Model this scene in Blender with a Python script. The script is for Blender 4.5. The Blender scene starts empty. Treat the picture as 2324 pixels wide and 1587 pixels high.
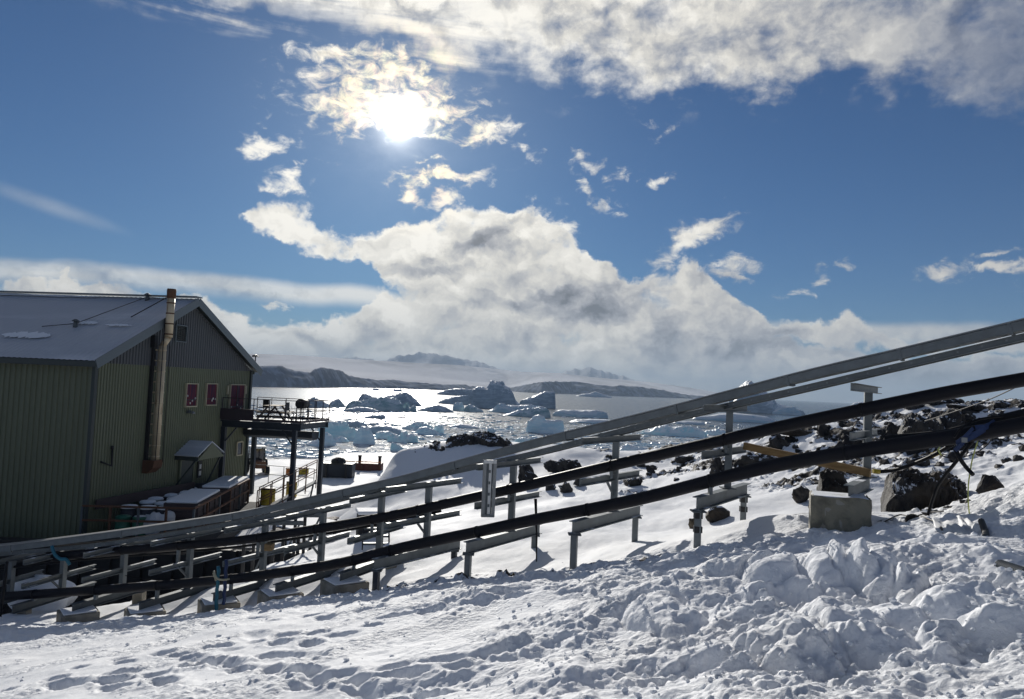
import bpy, bmesh, math, random
import numpy as np
from mathutils import Vector, Matrix
R = math.radians
random.seed(7)
rng = np.random.RandomState(11)
# ------------------------------------------------------------------ camera
CAMH = 10.0                      # camera height above the sea
FPX, CX, CY = 1700.0, 1161.5, 793.5
PITCH, ROLL = R(2.91), R(2.5)
sc = bpy.context.scene
CAMR = Matrix.Rotation(R(90) + PITCH, 3, 'X') @ Matrix.Rotation(ROLL, 3, 'Z')
cd = bpy.data.cameras.new('camera'); cam = bpy.data.objects.new('camera', cd)
sc.collection.objects.link(cam)
cam.matrix_world = Matrix.Translation((0, 0, CAMH)) @ CAMR.to_4x4()
cd.sensor_width = 36; cd.lens = FPX / 2323 * 36
cd.clip_start = 0.1; cd.clip_end = 60000
sc.camera = cam
sc.render.resolution_x = 1024; sc.render.resolution_y = 699

def ray(px, py):
    v = CAMR @ Vector((px - CX, -(py - CY), -FPX))
    return v
def at(px, py, d):
    v = ray(px, py); s = d / v.y
    return Vector((v.x * s, d, CAMH + v.z * s))
def azel(px, py):
    v = ray(px, py).normalized()
    return math.degrees(math.atan2(v.x, v.y)), math.degrees(math.asin(v.z))
def sea(px, py):
    v = ray(px, py); s = -CAMH / min(v.z, -1.0)
    return Vector((v.x * s, v.y * s, 0))

# ------------------------------------------------------------------ sun
SUNPX = (905, 285)
sv = ray(*SUNPX).normalized()
SAZ, SEL = azel(*SUNPX)
sl = bpy.data.lights.new('sun', 'SUN'); so = bpy.data.objects.new('sun', sl)
sc.collection.objects.link(so)
sl.energy = 4.9; sl.angle = R(0.5); sl.color = (1.0, 0.955, 0.88)
so.rotation_euler = sv.to_track_quat('Z', 'Y').to_euler()
so.location = (0, 0, 60)

# ------------------------------------------------------------------ world
sc.view_settings.view_transform = 'Standard'; sc.view_settings.look = 'None'
sc.view_settings.gamma = 1; sc.view_settings.exposure = 0.1
W = bpy.data.worlds.new('World'); sc.world = W; W.use_nodes = True
W.node_tree.nodes.clear()

class NT:
    """small helper that writes node maths"""
    def __init__(s, nt): s.nt = nt; s.n = nt.nodes; s.l = nt.links
    def new(s, t, **k):
        n = s.n.new(t)
        for a, b in k.items(): setattr(n, a, b)
        return n
    def put(s, sock, v):
        if hasattr(v, 'is_output') or isinstance(v, bpy.types.NodeSocket): s.l.new(v, sock)
        elif v is not None: sock.default_value = v
    def m(s, op, a, b=None, c=None, clamp=False):
        n = s.new('ShaderNodeMath', operation=op, use_clamp=clamp)
        s.put(n.inputs[0], a)
        if b is not None: s.put(n.inputs[1], b)
        if c is not None: s.put(n.inputs[2], c)
        return n.outputs[0]
    def add(s, a, b): return s.m('ADD', a, b)
    def sub(s, a, b): return s.m('SUBTRACT', a, b)
    def mul(s, a, b): return s.m('MULTIPLY', a, b)
    def mx(s, a, b): return s.m('MAXIMUM', a, b)
    def ss(s, x, a, b, lo=0.0, hi=1.0):
        n = s.new('ShaderNodeMapRange', interpolation_type='SMOOTHSTEP')
        s.put(n.inputs[0], x); s.put(n.inputs[1], a); s.put(n.inputs[2], b)
        s.put(n.inputs[3], lo); s.put(n.inputs[4], hi); return n.outputs[0]
    def vec(s, x, y, z=0.0):
        n = s.new('ShaderNodeCombineXYZ'); s.put(n.inputs[0], x); s.put(n.inputs[1], y); s.put(n.inputs[2], z)
        return n.outputs[0]
    def noise(s, v, scale, detail=4, rough=0.5, lac=2.0, dist=0.0, out=0, ntype=None):
        n = s.new('ShaderNodeTexNoise'); s.put(n.inputs['Vector'], v)
        if ntype: n.noise_type = ntype
        n.inputs['Scale'].default_value = scale; n.inputs['Detail'].default_value = detail
        n.inputs['Roughness'].default_value = rough; n.inputs['Lacunarity'].default_value = lac
        n.inputs['Distortion'].default_value = dist
        return n.outputs[out]
    def vor(s, v, scale, feature='F1', out='Distance', rnd=1.0):
        n = s.new('ShaderNodeTexVoronoi', feature=feature); s.put(n.inputs['Vector'], v)
        n.inputs['Scale'].default_value = scale; n.inputs['Randomness'].default_value = rnd
        return n.outputs[out]
    def mapv(s, v, loc=(0, 0, 0), rot=(0, 0, 0), scl=(1, 1, 1)):
        n = s.new('ShaderNodeMapping'); s.put(n.inputs[0], v)
        n.inputs[1].default_value = loc; n.inputs[2].default_value = rot; n.inputs[3].default_value = scl
        return n.outputs[0]
    def mix(s, f, a, b):
        n = s.new('ShaderNodeMix', data_type='RGBA'); s.put(n.inputs[0], f)
        s.put(n.inputs[6], a if not isinstance(a, tuple) else (*a[:3], 1)); s.put(n.inputs[7], b if not isinstance(b, tuple) else (*b[:3], 1))
        return n.outputs[2]
    def curve(s, x, pts):
        n = s.new('ShaderNodeFloatCurve'); s.put(n.inputs[1], x)
        c = n.mapping.curves[0]; pts = sorted(pts)
        c.points[0].location = pts[0]; c.points[1].location = pts[-1]
        for p in pts[1:-1]: c.points.new(*p)
        for p in c.points: p.handle_type = 'AUTO'
        n.mapping.extend = 'HORIZONTAL'; n.mapping.update()
        return n.outputs[0]
    def scol(s, c, f):      # scale a colour
        n = s.new('ShaderNodeVectorMath', operation='SCALE')
        s.put(n.inputs[0], c); s.put(n.inputs[3], f); return n.outputs[0]
    def vadd(s, a, b):
        n = s.new('ShaderNodeVectorMath', operation='ADD'); s.put(n.inputs[0], a); s.put(n.inputs[1], b); return n.outputs[0]

def build_sky():
    t = NT(W.node_tree)
    out = t.new('ShaderNodeOutputWorld'); bg = t.new('ShaderNodeBackground')
    t.l.new(bg.outputs[0], out.inputs[0])
    sky = t.new('ShaderNodeTexSky', sky_type='NISHITA')
    sky.sun_disc = False; sky.sun_elevation = R(SEL); sky.sun_rotation = R(SAZ)
    sky.altitude = 800; sky.air_density = 1.0; sky.dust_density = 0.25; sky.ozone_density = 3.2
    d = t.new('ShaderNodeTexCoord').outputs['Generated']
    sp = t.new('ShaderNodeSeparateXYZ'); t.l.new(d, sp.inputs[0])
    x, y, z = sp.outputs
    az = t.mul(t.m('ARCTAN2', x, y), 57.29578)
    el = t.mul(t.m('ARCSINE', z), 57.29578)
    P0 = t.vec(az, el)
    # warped chart coordinates: clouds break up along their edges
    wn = t.new('ShaderNodeTexNoise'); t.l.new(P0, wn.inputs['Vector'])
    wn.inputs['Scale'].default_value = 0.22; wn.inputs['Detail'].default_value = 7; wn.inputs['Roughness'].default_value = 0.6
    ws = t.new('ShaderNodeVectorMath', operation='SUBTRACT'); t.l.new(wn.outputs[1], ws.inputs[0]); ws.inputs[1].default_value = (0.5, 0.5, 0.5)
    wsc = t.scol(ws.outputs[0], 5.6)
    P = t.vadd(P0, wsc)
    s2 = t.new('ShaderNodeSeparateXYZ'); t.l.new(P, s2.inputs[0])
    u, v = s2.outputs[0], s2.outputs[1]
    U = t.m('MULTIPLY_ADD', u, 1 / 80, 0.5)
    def cv(pts):            # edge curve given in photo positions -> elevation
        q = []
        for a, b in pts:
            A, E = azel(a, b); q.append(((A + 40) / 80, max(0.0, E) / 40))
        return t.mul(t.curve(U, q), 40)
    # upper bank
    up = cv([(250, -60), (420, 20), (560, 50), (700, 90), (850, 130), (1000, 165), (1150, 165), (1280, 190), (1400, 222), (1500, 226), (1620, 212), (1720, 226), (1830, 205), (1930, 180), (2030, 215), (2130, 250), (2230, 268), (2330, 235)])
    dup = t.sub(v, up)
    Dup = t.ss(dup, -0.9, 2.6)
    # low bank at the horizon
    lo = cv([(-60, 642), (150, 640), (300, 640), (430, 650), (510, 680), (600, 705), (700, 712), (800, 704), (900, 655), (1100, 600), (1350, 620), (1500, 665), (1640, 700), (1740, 745), (1830, 765), (2000, 777), (2330, 772)])
    Dlo = t.ss(t.sub(lo, v), -0.35, 1.6)
    # towering middle cloud
    top = cv([(520, 540), (550, 470), (600, 440), (680, 448), (740, 492), (830, 505), (900, 488), (960, 492), (1020, 455), (1080, 440), (1160, 440), (1230, 452), (1290, 510), (1350, 560), (1420, 595), (1490, 598), (1560, 600), (1620, 640), (1720, 720)])
    bot = cv([(500, 470), (550, 492), (600, 530), (680, 572), (780, 594), (860, 612), (900, 680), (1000, 800), (1600, 850), (1720, 800)])
    Dmid = t.m('MINIMUM', t.ss(t.sub(top, v), -0.25, 1.3), t.ss(t.sub(v, bot), -0.3, 1.2))
    # long veil of stratus on the left (unwarped: smooth)
    U0 = t.m('MULTIPLY_ADD', t.m('MULTIPLY_ADD', u, 0.1, t.mul(az, 0.9)), 1 / 80, 0.5)
    st_t = [((azel(a, b)[0] + 40) / 80, azel(a, b)[1] / 40) for a, b in [(-40, 582), (200, 592), (420, 608), (650, 634), (880, 655), (980, 700)]]
    stt = t.mul(t.curve(U0, st_t), 40)
    vv = t.m('MULTIPLY_ADD', v, 0.12, t.mul(el, 0.88))
    Dst = t.m('MINIMUM', t.ss(t.sub(stt, vv), -0.1, 0.7), t.ss(t.sub(vv, t.sub(stt, 1.9)), -0.2, 0.9))
    Dst = t.mul(Dst, 0.8)
    # single wisps and puffs: centre, half sizes (px), tilt, strength
    blobs = [(870, 236, 205, 52, 4, 1.05), (745, 152, 100, 24, 8, 1.0), (905, 170, 120, 40, -6, 0.85), (610, 312, 52, 26, 8, 1.1), (1110, 305, 80, 22, -4, .95), (1190, 355, 42, 14, -30, .7),
             (1012, 392, 115, 16, 6, 1.0), (945, 425, 36, 30, 0, .85), (1012, 452, 34, 24, 0, 1.0), (655, 412, 48, 26, -30, 1.0), (1318, 368, 52, 16, 12, .9),
             (1335, 420, 44, 14, -40, .7), (1385, 452, 42, 12, -35, .7), (1412, 398, 34, 18, 45, .75), (1475, 396, 32, 15, 30, .8), (1575, 545, 105, 30, 38, 1.2),
             (1662, 618, 60, 20, 20, 1.1), (2140, 605, 56, 18, -2, 1.05), (2260, 616, 110, 11, -2, .9), (2270, 577, 50, 6, 0, .75), (1890, 590, 40, 9, 22, .6),
             (1862, 618, 26, 10, 0, .7), (1805, 650, 36, 10, 8, .6), (1500, 278, 46, 14, 14, .5), (692, 366, 60, 6, 4, .5), (620, 686, 40, 7, -2, .8),
             (985, 352, 34, 7, 8, .6), (1245, 520, 70, 38, 0, 1.1)]
    Db = None
    k = 1 / 29.67
    for (bx, by, hw, hh, tilt, st) in blobs:
        A, E = azel(bx, by)
        mp = t.new('ShaderNodeMapping', vector_type='TEXTURE'); t.l.new(P, mp.inputs[0])
        mp.inputs[1].default_value = (A + 0.0, E, 0); mp.inputs[2].default_value = (0, 0, R(tilt - 2.5)); mp.inputs[3].default_value = (hw * k * 1.12, hh * k * 1.35, 1e5)
        ln = t.new('ShaderNodeVectorMath', operation='LENGTH'); t.l.new(mp.outputs[0], ln.inputs[0])
        o = t.ss(ln.outputs['Value'], 1.45, 0.0, 0.0, st * .86)
        Db = o if Db is None else t.mx(Db, o)
    # contrail like streak on the far left, smooth
    A, E = azel(120, 470)
    mp = t.new('ShaderNodeMapping', vector_type='TEXTURE'); t.l.new(P0, mp.inputs[0])
    mp.inputs[1].default_value = (A, E, 0); mp.inputs[2].default_value = (0, 0, R(-13)); mp.inputs[3].default_value = (4.6, .62, 1e5)
    ln = t.new('ShaderNodeVectorMath', operation='LENGTH'); t.l.new(mp.outputs[0], ln.inputs[0])
    Dtr = t.ss(ln.outputs['Value'], 1.2, 0.0, 0.0, 0.2)
    # fbm detail, stretched streaky upper-left, puffy elsewhere
    Sx, Sy = math.sin(0), 1
    n1 = t.noise(t.mapv(P0, scl=(0.62, 0.95, 1)), 0.42, 8, 0.56, 2.1, 0.15)
    m1 = t.noise(t.mapv(P, scl=(0.62, 0.95, 1)), 0.36, 4, 0.48, 2.0)
    off = t.new('ShaderNodeVectorMath', operation='SUBTRACT'); off.inputs[0].default_value = (SAZ, SEL, 0); t.l.new(P0, off.inputs[1])
    nrm = t.new('ShaderNodeVectorMath', operation='NORMALIZE'); t.l.new(off.outputs[0], nrm.inputs[0])
    n2 = t.noise(t.mapv(t.vadd(P, t.scol(nrm.outputs[0], 0.8)), scl=(0.62, 0.95, 1)), 0.36, 4, 0.48, 2.0)
    nlow = t.noise(t.mapv(P0, loc=(3, 9, 0), scl=(0.5, 1, 1)), 0.16, 3, 0.5)
    nst = t.noise(t.mapv(P0, rot=(0, 0, R(14)), scl=(0.18, 1.5, 1)), 0.4, 6, 0.55, 2.0, .6)
    body = t.mx(Dlo, t.mul(Dmid, .86))
    n3 = t.noise(t.mapv(P0, rot=(0, 0, R(-12)), scl=(.7, 1.25, 1)), 0.85, 8, 0.62, 2.1, 0.5)
    thB = t.m('MULTIPLY_ADD', t.sub(n3, 0.5), 2.6, t.mul(Db, 1.12))
    covB = t.mul(t.ss(thB, 0.22, 1.15), t.ss(Db, 0, .12))
    thick = t.add(t.mul(t.sub(m1, .5), 3.0), t.m('MULTIPLY_ADD', t.sub(n1, 0.5), 2.0, t.mul(body, 1.42)))
    cov1 = t.mx(t.mul(t.ss(thick, 0.20, 1.0), t.ss(body, .02, .3)), covB)
    wl = t.ss(az, 6, -8)
    nmx = t.add(t.mul(nst, wl), t.mul(n1, t.sub(1.0, wl)))
    thin = t.add(t.mul(t.sub(m1, .5), .9), t.m('MULTIPLY_ADD', t.sub(nmx, 0.5), 2.6, t.mul(Dup, .88)))
    cov2 = t.mul(t.mul(t.mul(t.ss(thin, 0.08, 1.12), t.ss(dup, -2.2, -.3)), t.ss(az, 36, 18, .5, .95)), t.ss(el, 52, 31, .12, 1.0))
    cov3 = t.mul(Dst, t.ss(nst, 0.25, 0.6, .55, 1.0))
    cov = t.mx(t.mx(cov1, cov2), t.mx(cov3, Dtr))
    # overhead and behind the camera: broken cloud
    # shading of the clouds: thin parts shine, thick cores are grey, edges towards the sun silver
    lit = t.add(t.mul(t.sub(m1, n2), 1.9), t.mul(t.sub(n1, .5), .55))
    core = None
    for (bx, by, hw, hh, st) in [(1100, 545, 92, 52, 1.0), (985, 612, 80, 42, .8), (1315, 690, 120, 66, 1.15), (1180, 640, 60, 40, .5), (330, 660, 190, 22, .75), (480, 668, 60, 26, .6), (1120, 775, 260, 40, .5), (760, 785, 120, 34, .5), (1640, 640, 90, 30, .45), (1830, 800, 160, 22, .7), (2100, 870, 330, 60, .75), (1600, 800, 260, 60, .65), (1180, 700, 130, 40, .5), (1000, 40, 260, 34, .5), (1500, 110, 90, 60, .45), (640, 470, 50, 16, .35), (2250, 100, 180, 140, .8), (1250, 60, 200, 70, .45), (1750, 70, 260, 80, .5)]:
        A, E = azel(bx, by)
        mp = t.new('ShaderNodeMapping', vector_type='TEXTURE'); t.l.new(P, mp.inputs[0])
        mp.inputs[1].default_value = (A, E, 0); mp.inputs[3].default_value = (hw * k, hh * k, 1e5)
        ln = t.new('ShaderNodeVectorMath', operation='LENGTH'); t.l.new(mp.outputs[0], ln.inputs[0])
        o = t.ss(ln.outputs['Value'], 1.3, 0.1, 0.0, st)
        core = o if core is None else t.mx(core, o)
    grey = t.m('MULTIPLY_ADD', core, 0.62, t.ss(nlow, 0.45, 0.75, 0, .22))
    rim = t.mul(t.ss(thick, 1.25, .45), .22)
    bright = t.m('ADD', t.add(rim, t.sub(0.80, t.mul(grey, 0.82))), lit)
    bright = t.mul(t.mx(bright, 0.17), t.m('MULTIPLY_ADD', t.ss(el, 7, 0), .36, 1.0))
    dt = t.new('ShaderNodeVectorMath', operation='DOT_PRODUCT'); t.l.new(d, dt.inputs[0]); dt.inputs[1].default_value = sv
    ang = t.mul(t.m('ARCCOSINE', t.m('MINIMUM', dt.outputs['Value'], 0.9999999)), 57.29578)
    near = t.m('EXPONENT', t.mul(ang, -1 / 15.0))      # clouds in front of the sun scatter forward
    far = t.ss(ang, 75, 25, 0.42, 1.0)
    bright = t.mul(t.mul(bright, far), t.m('MULTIPLY_ADD', near, 0.84, 0.60))
    ccol = t.mix(t.ss(bright, 0.2, 0.75), (0.90, 0.93, 1.03), (1.03, 0.99, 0.90))
    cc = t.scol(ccol, t.m('MINIMUM', bright, .96))
    # iridescence around the sun
    ir = t.noise(P0, 0.9, 5, .6, 2, .8, out=1)
    irs = t.mix(0.55, (0.5, 0.5, 0.5), ir)
    tin = t.mix(t.mul(t.ss(ang, 1.2, 2.6), t.ss(ang, 8.5, 3.5, 0, 1.0)), (1, 1, 1), (1.16, 1.0, .74))
    mm = t.new('ShaderNodeVectorMath', operation='MULTIPLY'); t.l.new(cc, mm.inputs[0]); t.l.new(tin, mm.inputs[1])
    hv = t.new('ShaderNodeVectorMath', operation='MULTIPLY'); t.l.new(mm.outputs[0], hv.inputs[0])
    t.l.new(t.scol(t.mix(t.ss(ang, 8, 3, 0, .5), (0.5, 0.5, 0.5), t.scol(irs, 1.0)), 2.0), hv.inputs[1])
    cloud = hv.outputs[0]
    # clear sky
    clear = t.scol(sky.outputs[0], SKY_K)
    gm = t.new('ShaderNodeVectorMath', operation='MULTIPLY'); t.l.new(clear, gm.inputs[0]); gm.inputs[1].default_value = (0.36, 0.86, 1.36)
    res = t.mix(cov, gm.outputs[0], cloud)
    # the sun shining through thin cloud (its aureole)
    core_g = t.m('EXPONENT', t.mul(ang, -1 / 0.55))
    g2 = t.m('EXPONENT', t.mul(ang, -1 / 1.9))
    g3 = t.m('EXPONENT', t.mul(ang, -1 / 7.5))
    glow = t.add(t.mul(core_g, 5.0), t.add(t.mul(t.mul(g2, 2.3), t.mul(t.m('MULTIPLY_ADD', cov, .9, .22), t.m('MULTIPLY_ADD', n3, 1.6, -.25))), t.mul(g3, 0.19)))
    res = t.vadd(res, t.scol((1.0, 0.975, 0.90), glow))
    t.l.new(res, bg.inputs[0]); bg.inputs[1].default_value = 1.0
SKY_K = 0.031
build_sky()
# ------------------------------------------------------------------ helpers
COL = sc.collection
def tag(o, label=None, cat=None, group=None, kind=None):
    if label: o['label'] = label
    if cat: o['category'] = cat
    if group: o['group'] = group
    if kind: o['kind'] = kind
    return o
def thing(name, label, cat, loc=(0, 0, 0), rz=0.0, group=None):
    o = bpy.data.objects.new(name, None); COL.objects.link(o)
    o.location = loc; o.rotation_euler = (0, 0, rz); o.empty_display_size = 0.3
    return tag(o, label, cat, group)
class MB:
    def __init__(s): s.v = []; s.f = []; s.sm = []
    def add(s, vs, fs, smooth=False):
        b = len(s.v); s.v += [tuple(p) for p in vs]
        for f in fs: s.f.append(tuple(i + b for i in f)); s.sm.append(smooth)
    def box(s, c, size, M=None):
        hx, hy, hz = size[0] / 2, size[1] / 2, size[2] / 2
        vs = [Vector((x * hx, y * hy, z * hz)) for x in (-1, 1) for y in (-1, 1) for z in (-1, 1)]
        if M is not None: vs = [M @ p for p in vs]
        c = Vector(c); vs = [p + c for p in vs]
        s.add(vs, [(0, 1, 3, 2), (4, 6, 7, 5), (0, 4, 5, 1), (2, 3, 7, 6), (0, 2, 6, 4), (1, 5, 7, 3)])
        return s
    def bar(s, a, b, w, h, up=(0, 0, 1)):
        """rectangular bar from a to b, w across, h along up"""
        a, b = Vector(a), Vector(b); d = b - a; L = d.length; d.normalize(); u = Vector(up)
        r = d.cross(u)
        if r.length < 1e-4: r = d.cross(Vector((1, 0, 0)))
        r.normalize(); u = r.cross(d).normalized()
        M = Matrix((r, d, u)).transposed()
        return s.box((a + b) / 2, (w, L, h), M)
    def prof(s, a, b, pts, up=(0, 0, 1)):
        """sweep a closed 2-D profile (x across, y up) from a to b"""
        a, b = Vector(a), Vector(b); d = (b - a).normalized(); u = Vector(up)
        r = d.cross(u).normalized(); u = r.cross(d).normalized(); n = len(pts)
        vs = [a + r * x + u * y for x, y in pts] + [b + r * x + u * y for x, y in pts]
        fs = [(i, (i + 1) % n, n + (i + 1) % n, n + i) for i in range(n)] + [tuple(range(n))[::-1], tuple(range(n, 2 * n))]
        s.add(vs, fs); return s
    def ibeam(s, a, b, w, h, t=0.012):
        p = [(-w/2, -h/2), (w/2, -h/2), (w/2, -h/2+t), (t/2, -h/2+t), (t/2, h/2-t), (w/2, h/2-t), (w/2, h/2), (-w/2, h/2), (-w/2, h/2-t), (-t/2, h/2-t), (-t/2, -h/2+t), (-w/2, -h/2+t)]
        return s.prof(a, b, p)
    def chan(s, a, b, w, h, t=0.008, flip=1):
        p = [(-w/2, -h/2), (w/2, -h/2), (w/2, -h/2+t), (-w/2+t, -h/2+t), (-w/2+t, h/2-t), (w/2, h/2-t), (w/2, h/2), (-w/2, h/2)]
        return s.prof(a, b, [(x * flip, y) for x, y in p] if flip == 1 else [(x * flip, y) for x, y in p][::-1])
    def tube(s, path, r, n=10, cap=True, smooth=True):
        path = [Vector(p) for p in path]; rs = r if hasattr(r, '__len__') else [r] * len(path)
        vs = []; prev = None
        for i, p in enumerate(path):
            d = (path[min(i + 1, len(path) - 1)] - path[max(i - 1, 0)]).normalized()
            if prev is None:
                a = d.cross(Vector((0, 0, 1)))
                if a.length < 1e-3: a = d.cross(Vector((1, 0, 0)))
            else: a = prev - d * prev.dot(d)
            a.normalize(); prev = a; c = d.cross(a)
            for k in range(n):
                t = 2 * math.pi * k / n
                vs.append(p + a * (rs[i] * math.cos(t)) + c * (rs[i] * math.sin(t)))
        fs = []
        for i in range(len(path) - 1):
            for k in range(n):
                k2 = (k + 1) % n
                fs.append((i*n+k, (i+1)*n+k, (i+1)*n+k2, i*n+k2))
        b0 = len(s.v); s.add(vs, fs, smooth)
        if cap:
            s.f.append(tuple(b0 + k for k in range(n))); s.sm.append(False)
            s.f.append(tuple(b0 + (len(path)-1)*n + k for k in range(n))[::-1]); s.sm.append(False)
        return s
    def lathe(s, c, prof, n=20, smooth=True):
        c = Vector(c); vs = []; fs = []
        for (r, z) in prof:
            for k in range(n):
                t = 2 * math.pi * k / n; vs.append(c + Vector((r * math.cos(t), r * math.sin(t), z)))
        for i in range(len(prof) - 1):
            for k in range(n):
                k2 = (k + 1) % n; fs.append((i*n+k, i*n+k2, (i+1)*n+k2, (i+1)*n+k))
        fs += [tuple(range(n))[::-1], tuple((len(prof)-1)*n + k for k in range(n))]
        s.add(vs, fs, smooth); return s
    def build(s, name, mat, parent=None, bevel=0.0, fix=True):
        me = bpy.data.meshes.new(name); me.from_pydata(s.v, [], s.f)
        me.polygons.foreach_set('use_smooth', s.sm)
        if fix and len(s.f) < 20000:
            bm = bmesh.new(); bm.from_mesh(me); bmesh.ops.recalc_face_normals(bm, faces=bm.faces)
            bm.to_mesh(me); bm.free()
        me.update(); me.materials.append(mat)
        o = bpy.data.objects.new(name, me); COL.objects.link(o)
        if parent is not None: o.parent = parent
        if bevel:
            b = o.modifiers.new('bevel', 'BEVEL'); b.width = bevel; b.segments = 2; b.limit_method = 'ANGLE'
        return o
def grid_obj(name, V, nr, nc, mat, smooth=True, parent=None, attrs=None, cyc=False):
    me = bpy.data.meshes.new(name)
    i = np.arange(nr * nc).reshape(nr, nc)
    a = i[:-1, :-1].ravel(); b = i[:-1, 1:].ravel(); c = i[1:, 1:].ravel(); d = i[1:, :-1].ravel()
    F = np.stack([a, b, c, d], 1)
    me.vertices.add(nr * nc); me.vertices.foreach_set('co', V.reshape(-1).astype(np.float32))
    me.loops.add(F.size); me.loops.foreach_set('vertex_index', F.ravel().astype(np.int32))
    me.polygons.add(len(F)); me.polygons.foreach_set('loop_start', np.arange(0, F.size, 4, dtype=np.int32))
    me.update(calc_edges=True); me.validate()
    me.polygons.foreach_set('use_smooth', np.full(len(me.polygons), smooth))
    for k, arr in (attrs or {}).items():
        at_ = me.attributes.new(k, 'FLOAT', 'POINT'); at_.data.foreach_set('value', arr.ravel().astype(np.float32))
    me.materials.append(mat)
    o = bpy.data.objects.new(name, me); COL.objects.link(o)
    if parent is not None: o.parent = parent
    return o
# numpy noise ------------------------------------------------------
_p = rng.permutation(256); _p = np.concatenate([_p, _p, _p])
_g = rng.uniform(0, 2 * np.pi, 256); _gx, _gy = np.cos(_g), np.sin(_g)
def perlin(x, y):
    xi = np.floor(x).astype(int); yi = np.floor(y).astype(int); xf = x - xi; yf = y - yi
    xi &= 255; yi &= 255
    uu = xf * xf * xf * (xf * (xf * 6 - 15) + 10); vv = yf * yf * yf * (yf * (yf * 6 - 15) + 10)
    def g(i, j):
        h = _p[_p[(xi + i) & 255] + ((yi + j) & 255)]
        return _gx[h] * (xf - i) + _gy[h] * (yf - j)
    a = g(0, 0) * (1 - uu) + g(1, 0) * uu; b = g(0, 1) * (1 - uu) + g(1, 1) * uu
    return (a * (1 - vv) + b * vv) * 1.5
def fbm(x, y, o=4, g=0.5, l=2.03):
    s = 0; a = 1; t = 0
    for i in range(o):
        s = s + a * perlin(x + 17.3 * i, y - 9.1 * i); t += a; a *= g; x = x * l; y = y * l
    return s / t
def ridged(x, y, o=4, g=0.5):
    s = 0; a = 1; t = 0
    for i in range(o):
        s = s + a * (1 - np.abs(perlin(x + 31 * i, y + 7 * i)) * 2); t += a; a *= g; x = x * 2.07; y = y * 2.07
    return s / t
_wx = rng.rand(256); _wy = rng.rand(256); _wr = rng.rand(256)
def worley(x, y):
    """distance to the nearest feature point and that cell's random number"""
    xi = np.floor(x).astype(int); yi = np.floor(y).astype(int)
    best = np.full(x.shape, 9.0); rid = np.zeros(x.shape)
    for i in (-1, 0, 1):
        for j in (-1, 0, 1):
            h = _p[_p[(xi + i) & 255] + ((yi + j) & 255)]
            dx = xi + i + _wx[h] - x; dy = yi + j + _wy[h] - y
            d = np.sqrt(dx * dx + dy * dy); m = d < best
            best = np.where(m, d, best); rid = np.where(m, _wr[h], rid)
    return best, rid
def sstep(x, a, b):
    t = np.clip((x - a) / (b - a), 0, 1); return t * t * (3 - 2 * t)

# ------------------------------------------------------------------ materials
def mat(name, col, rough=0.6, metal=0.0, spec=0.5, var=0.0, vscale=6.0, bump=0.0, bscale=30.0, col2=None, stretch=None, snow=0.0, snow_n=0.75, mottle=(0.42, 0.62), obj=True):
    m = bpy.data.materials.new(name); m.use_nodes = True; nt = m.node_tree; nt.nodes.clear(); t = NT(nt)
    out = t.new('ShaderNodeOutputMaterial'); b = t.new('ShaderNodeBsdfPrincipled'); t.l.new(b.outputs[0], out.inputs[0])
    co = t.new('ShaderNodeTexCoord').outputs['Object' if obj else 'Generated']
    if stretch: co = t.mapv(co, scl=stretch)
    base = (*col, 1)
    c = base
    if col2 is not None:
        n = t.noise(co, vscale, 5, 0.6); c = t.mix(t.ss(n, *mottle), base, col2)
    elif var:
        n = t.noise(co, vscale, 5, 0.6)
        f = t.m('MULTIPLY_ADD', t.sub(n, 0.5), var * 2, 1.0)
        c = t.scol(tuple(col), f)
    if snow:
        g = t.new('ShaderNodeNewGeometry'); s = t.new('ShaderNodeSeparateXYZ'); t.l.new(g.outputs['Normal'], s.inputs[0])
        n2 = t.noise(t.new('ShaderNodeNewGeometry').outputs['Position'], 2.2, 5, .6)
        q = t.m('MULTIPLY_ADD', t.sub(n2, 0.5), snow, s.outputs[2])
        k = t.ss(q, snow_n - .03, snow_n + .05); c = t.mix(k, c if not isinstance(c, tuple) else c, (0.82, 0.85, 0.9))
        t.l.new(t.m('MULTIPLY_ADD', k, 0.25, rough, clamp=True), b.inputs['Roughness'])
        t.l.new(t.mul(t.sub(1.0, k), metal), b.inputs['Metallic'])
    else:
        b.inputs['Metallic'].default_value = metal
        if var or col2 is not None:
            n3 = t.noise(co, vscale * 2.3, 4, .6); t.l.new(t.m('MULTIPLY_ADD', t.sub(n3, .5), .3, rough, clamp=True), b.inputs['Roughness'])
        else: b.inputs['Roughness'].default_value = rough
    if isinstance(c, tuple): b.inputs['Base Color'].default_value = c
    else: t.l.new(c, b.inputs['Base Color'])
    b.inputs['Specular IOR Level'].default_value = spec
    if bump:
        bn = t.new('ShaderNodeBump'); bn.inputs['Strength'].default_value = bump; bn.inputs['Distance'].default_value = 0.02
        t.l.new(t.noise(co, bscale, 5, .65), bn.inputs['Height']); t.l.new(bn.outputs[0], b.inputs['Normal'])
    return m
M = {}
M['galv'] = mat('galvanised_steel', (0.15, 0.168, 0.175), 0.55, 0.3, var=0.4, vscale=5, bump=.15, snow=.9, snow_n=1.06)
M['galv_dark'] = mat('weathered_steel', (0.095, 0.11, 0.12), 0.6, 0.3, var=0.4, vscale=4, bump=.15)
M['zinc'] = mat('bright_zinc', (0.22, 0.23, 0.235), 0.42, 0.45, var=0.25, vscale=8)
M['pipe'] = mat('black_pipe_wrap', (0.007, 0.007, 0.011), 0.55, 0, spec=.22, var=0.5, vscale=4, bump=.25, bscale=14, snow=0.55, snow_n=1.035)
M['cable'] = mat('black_rubber', (0.007, 0.007, 0.009), 0.6, spec=.25)
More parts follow.
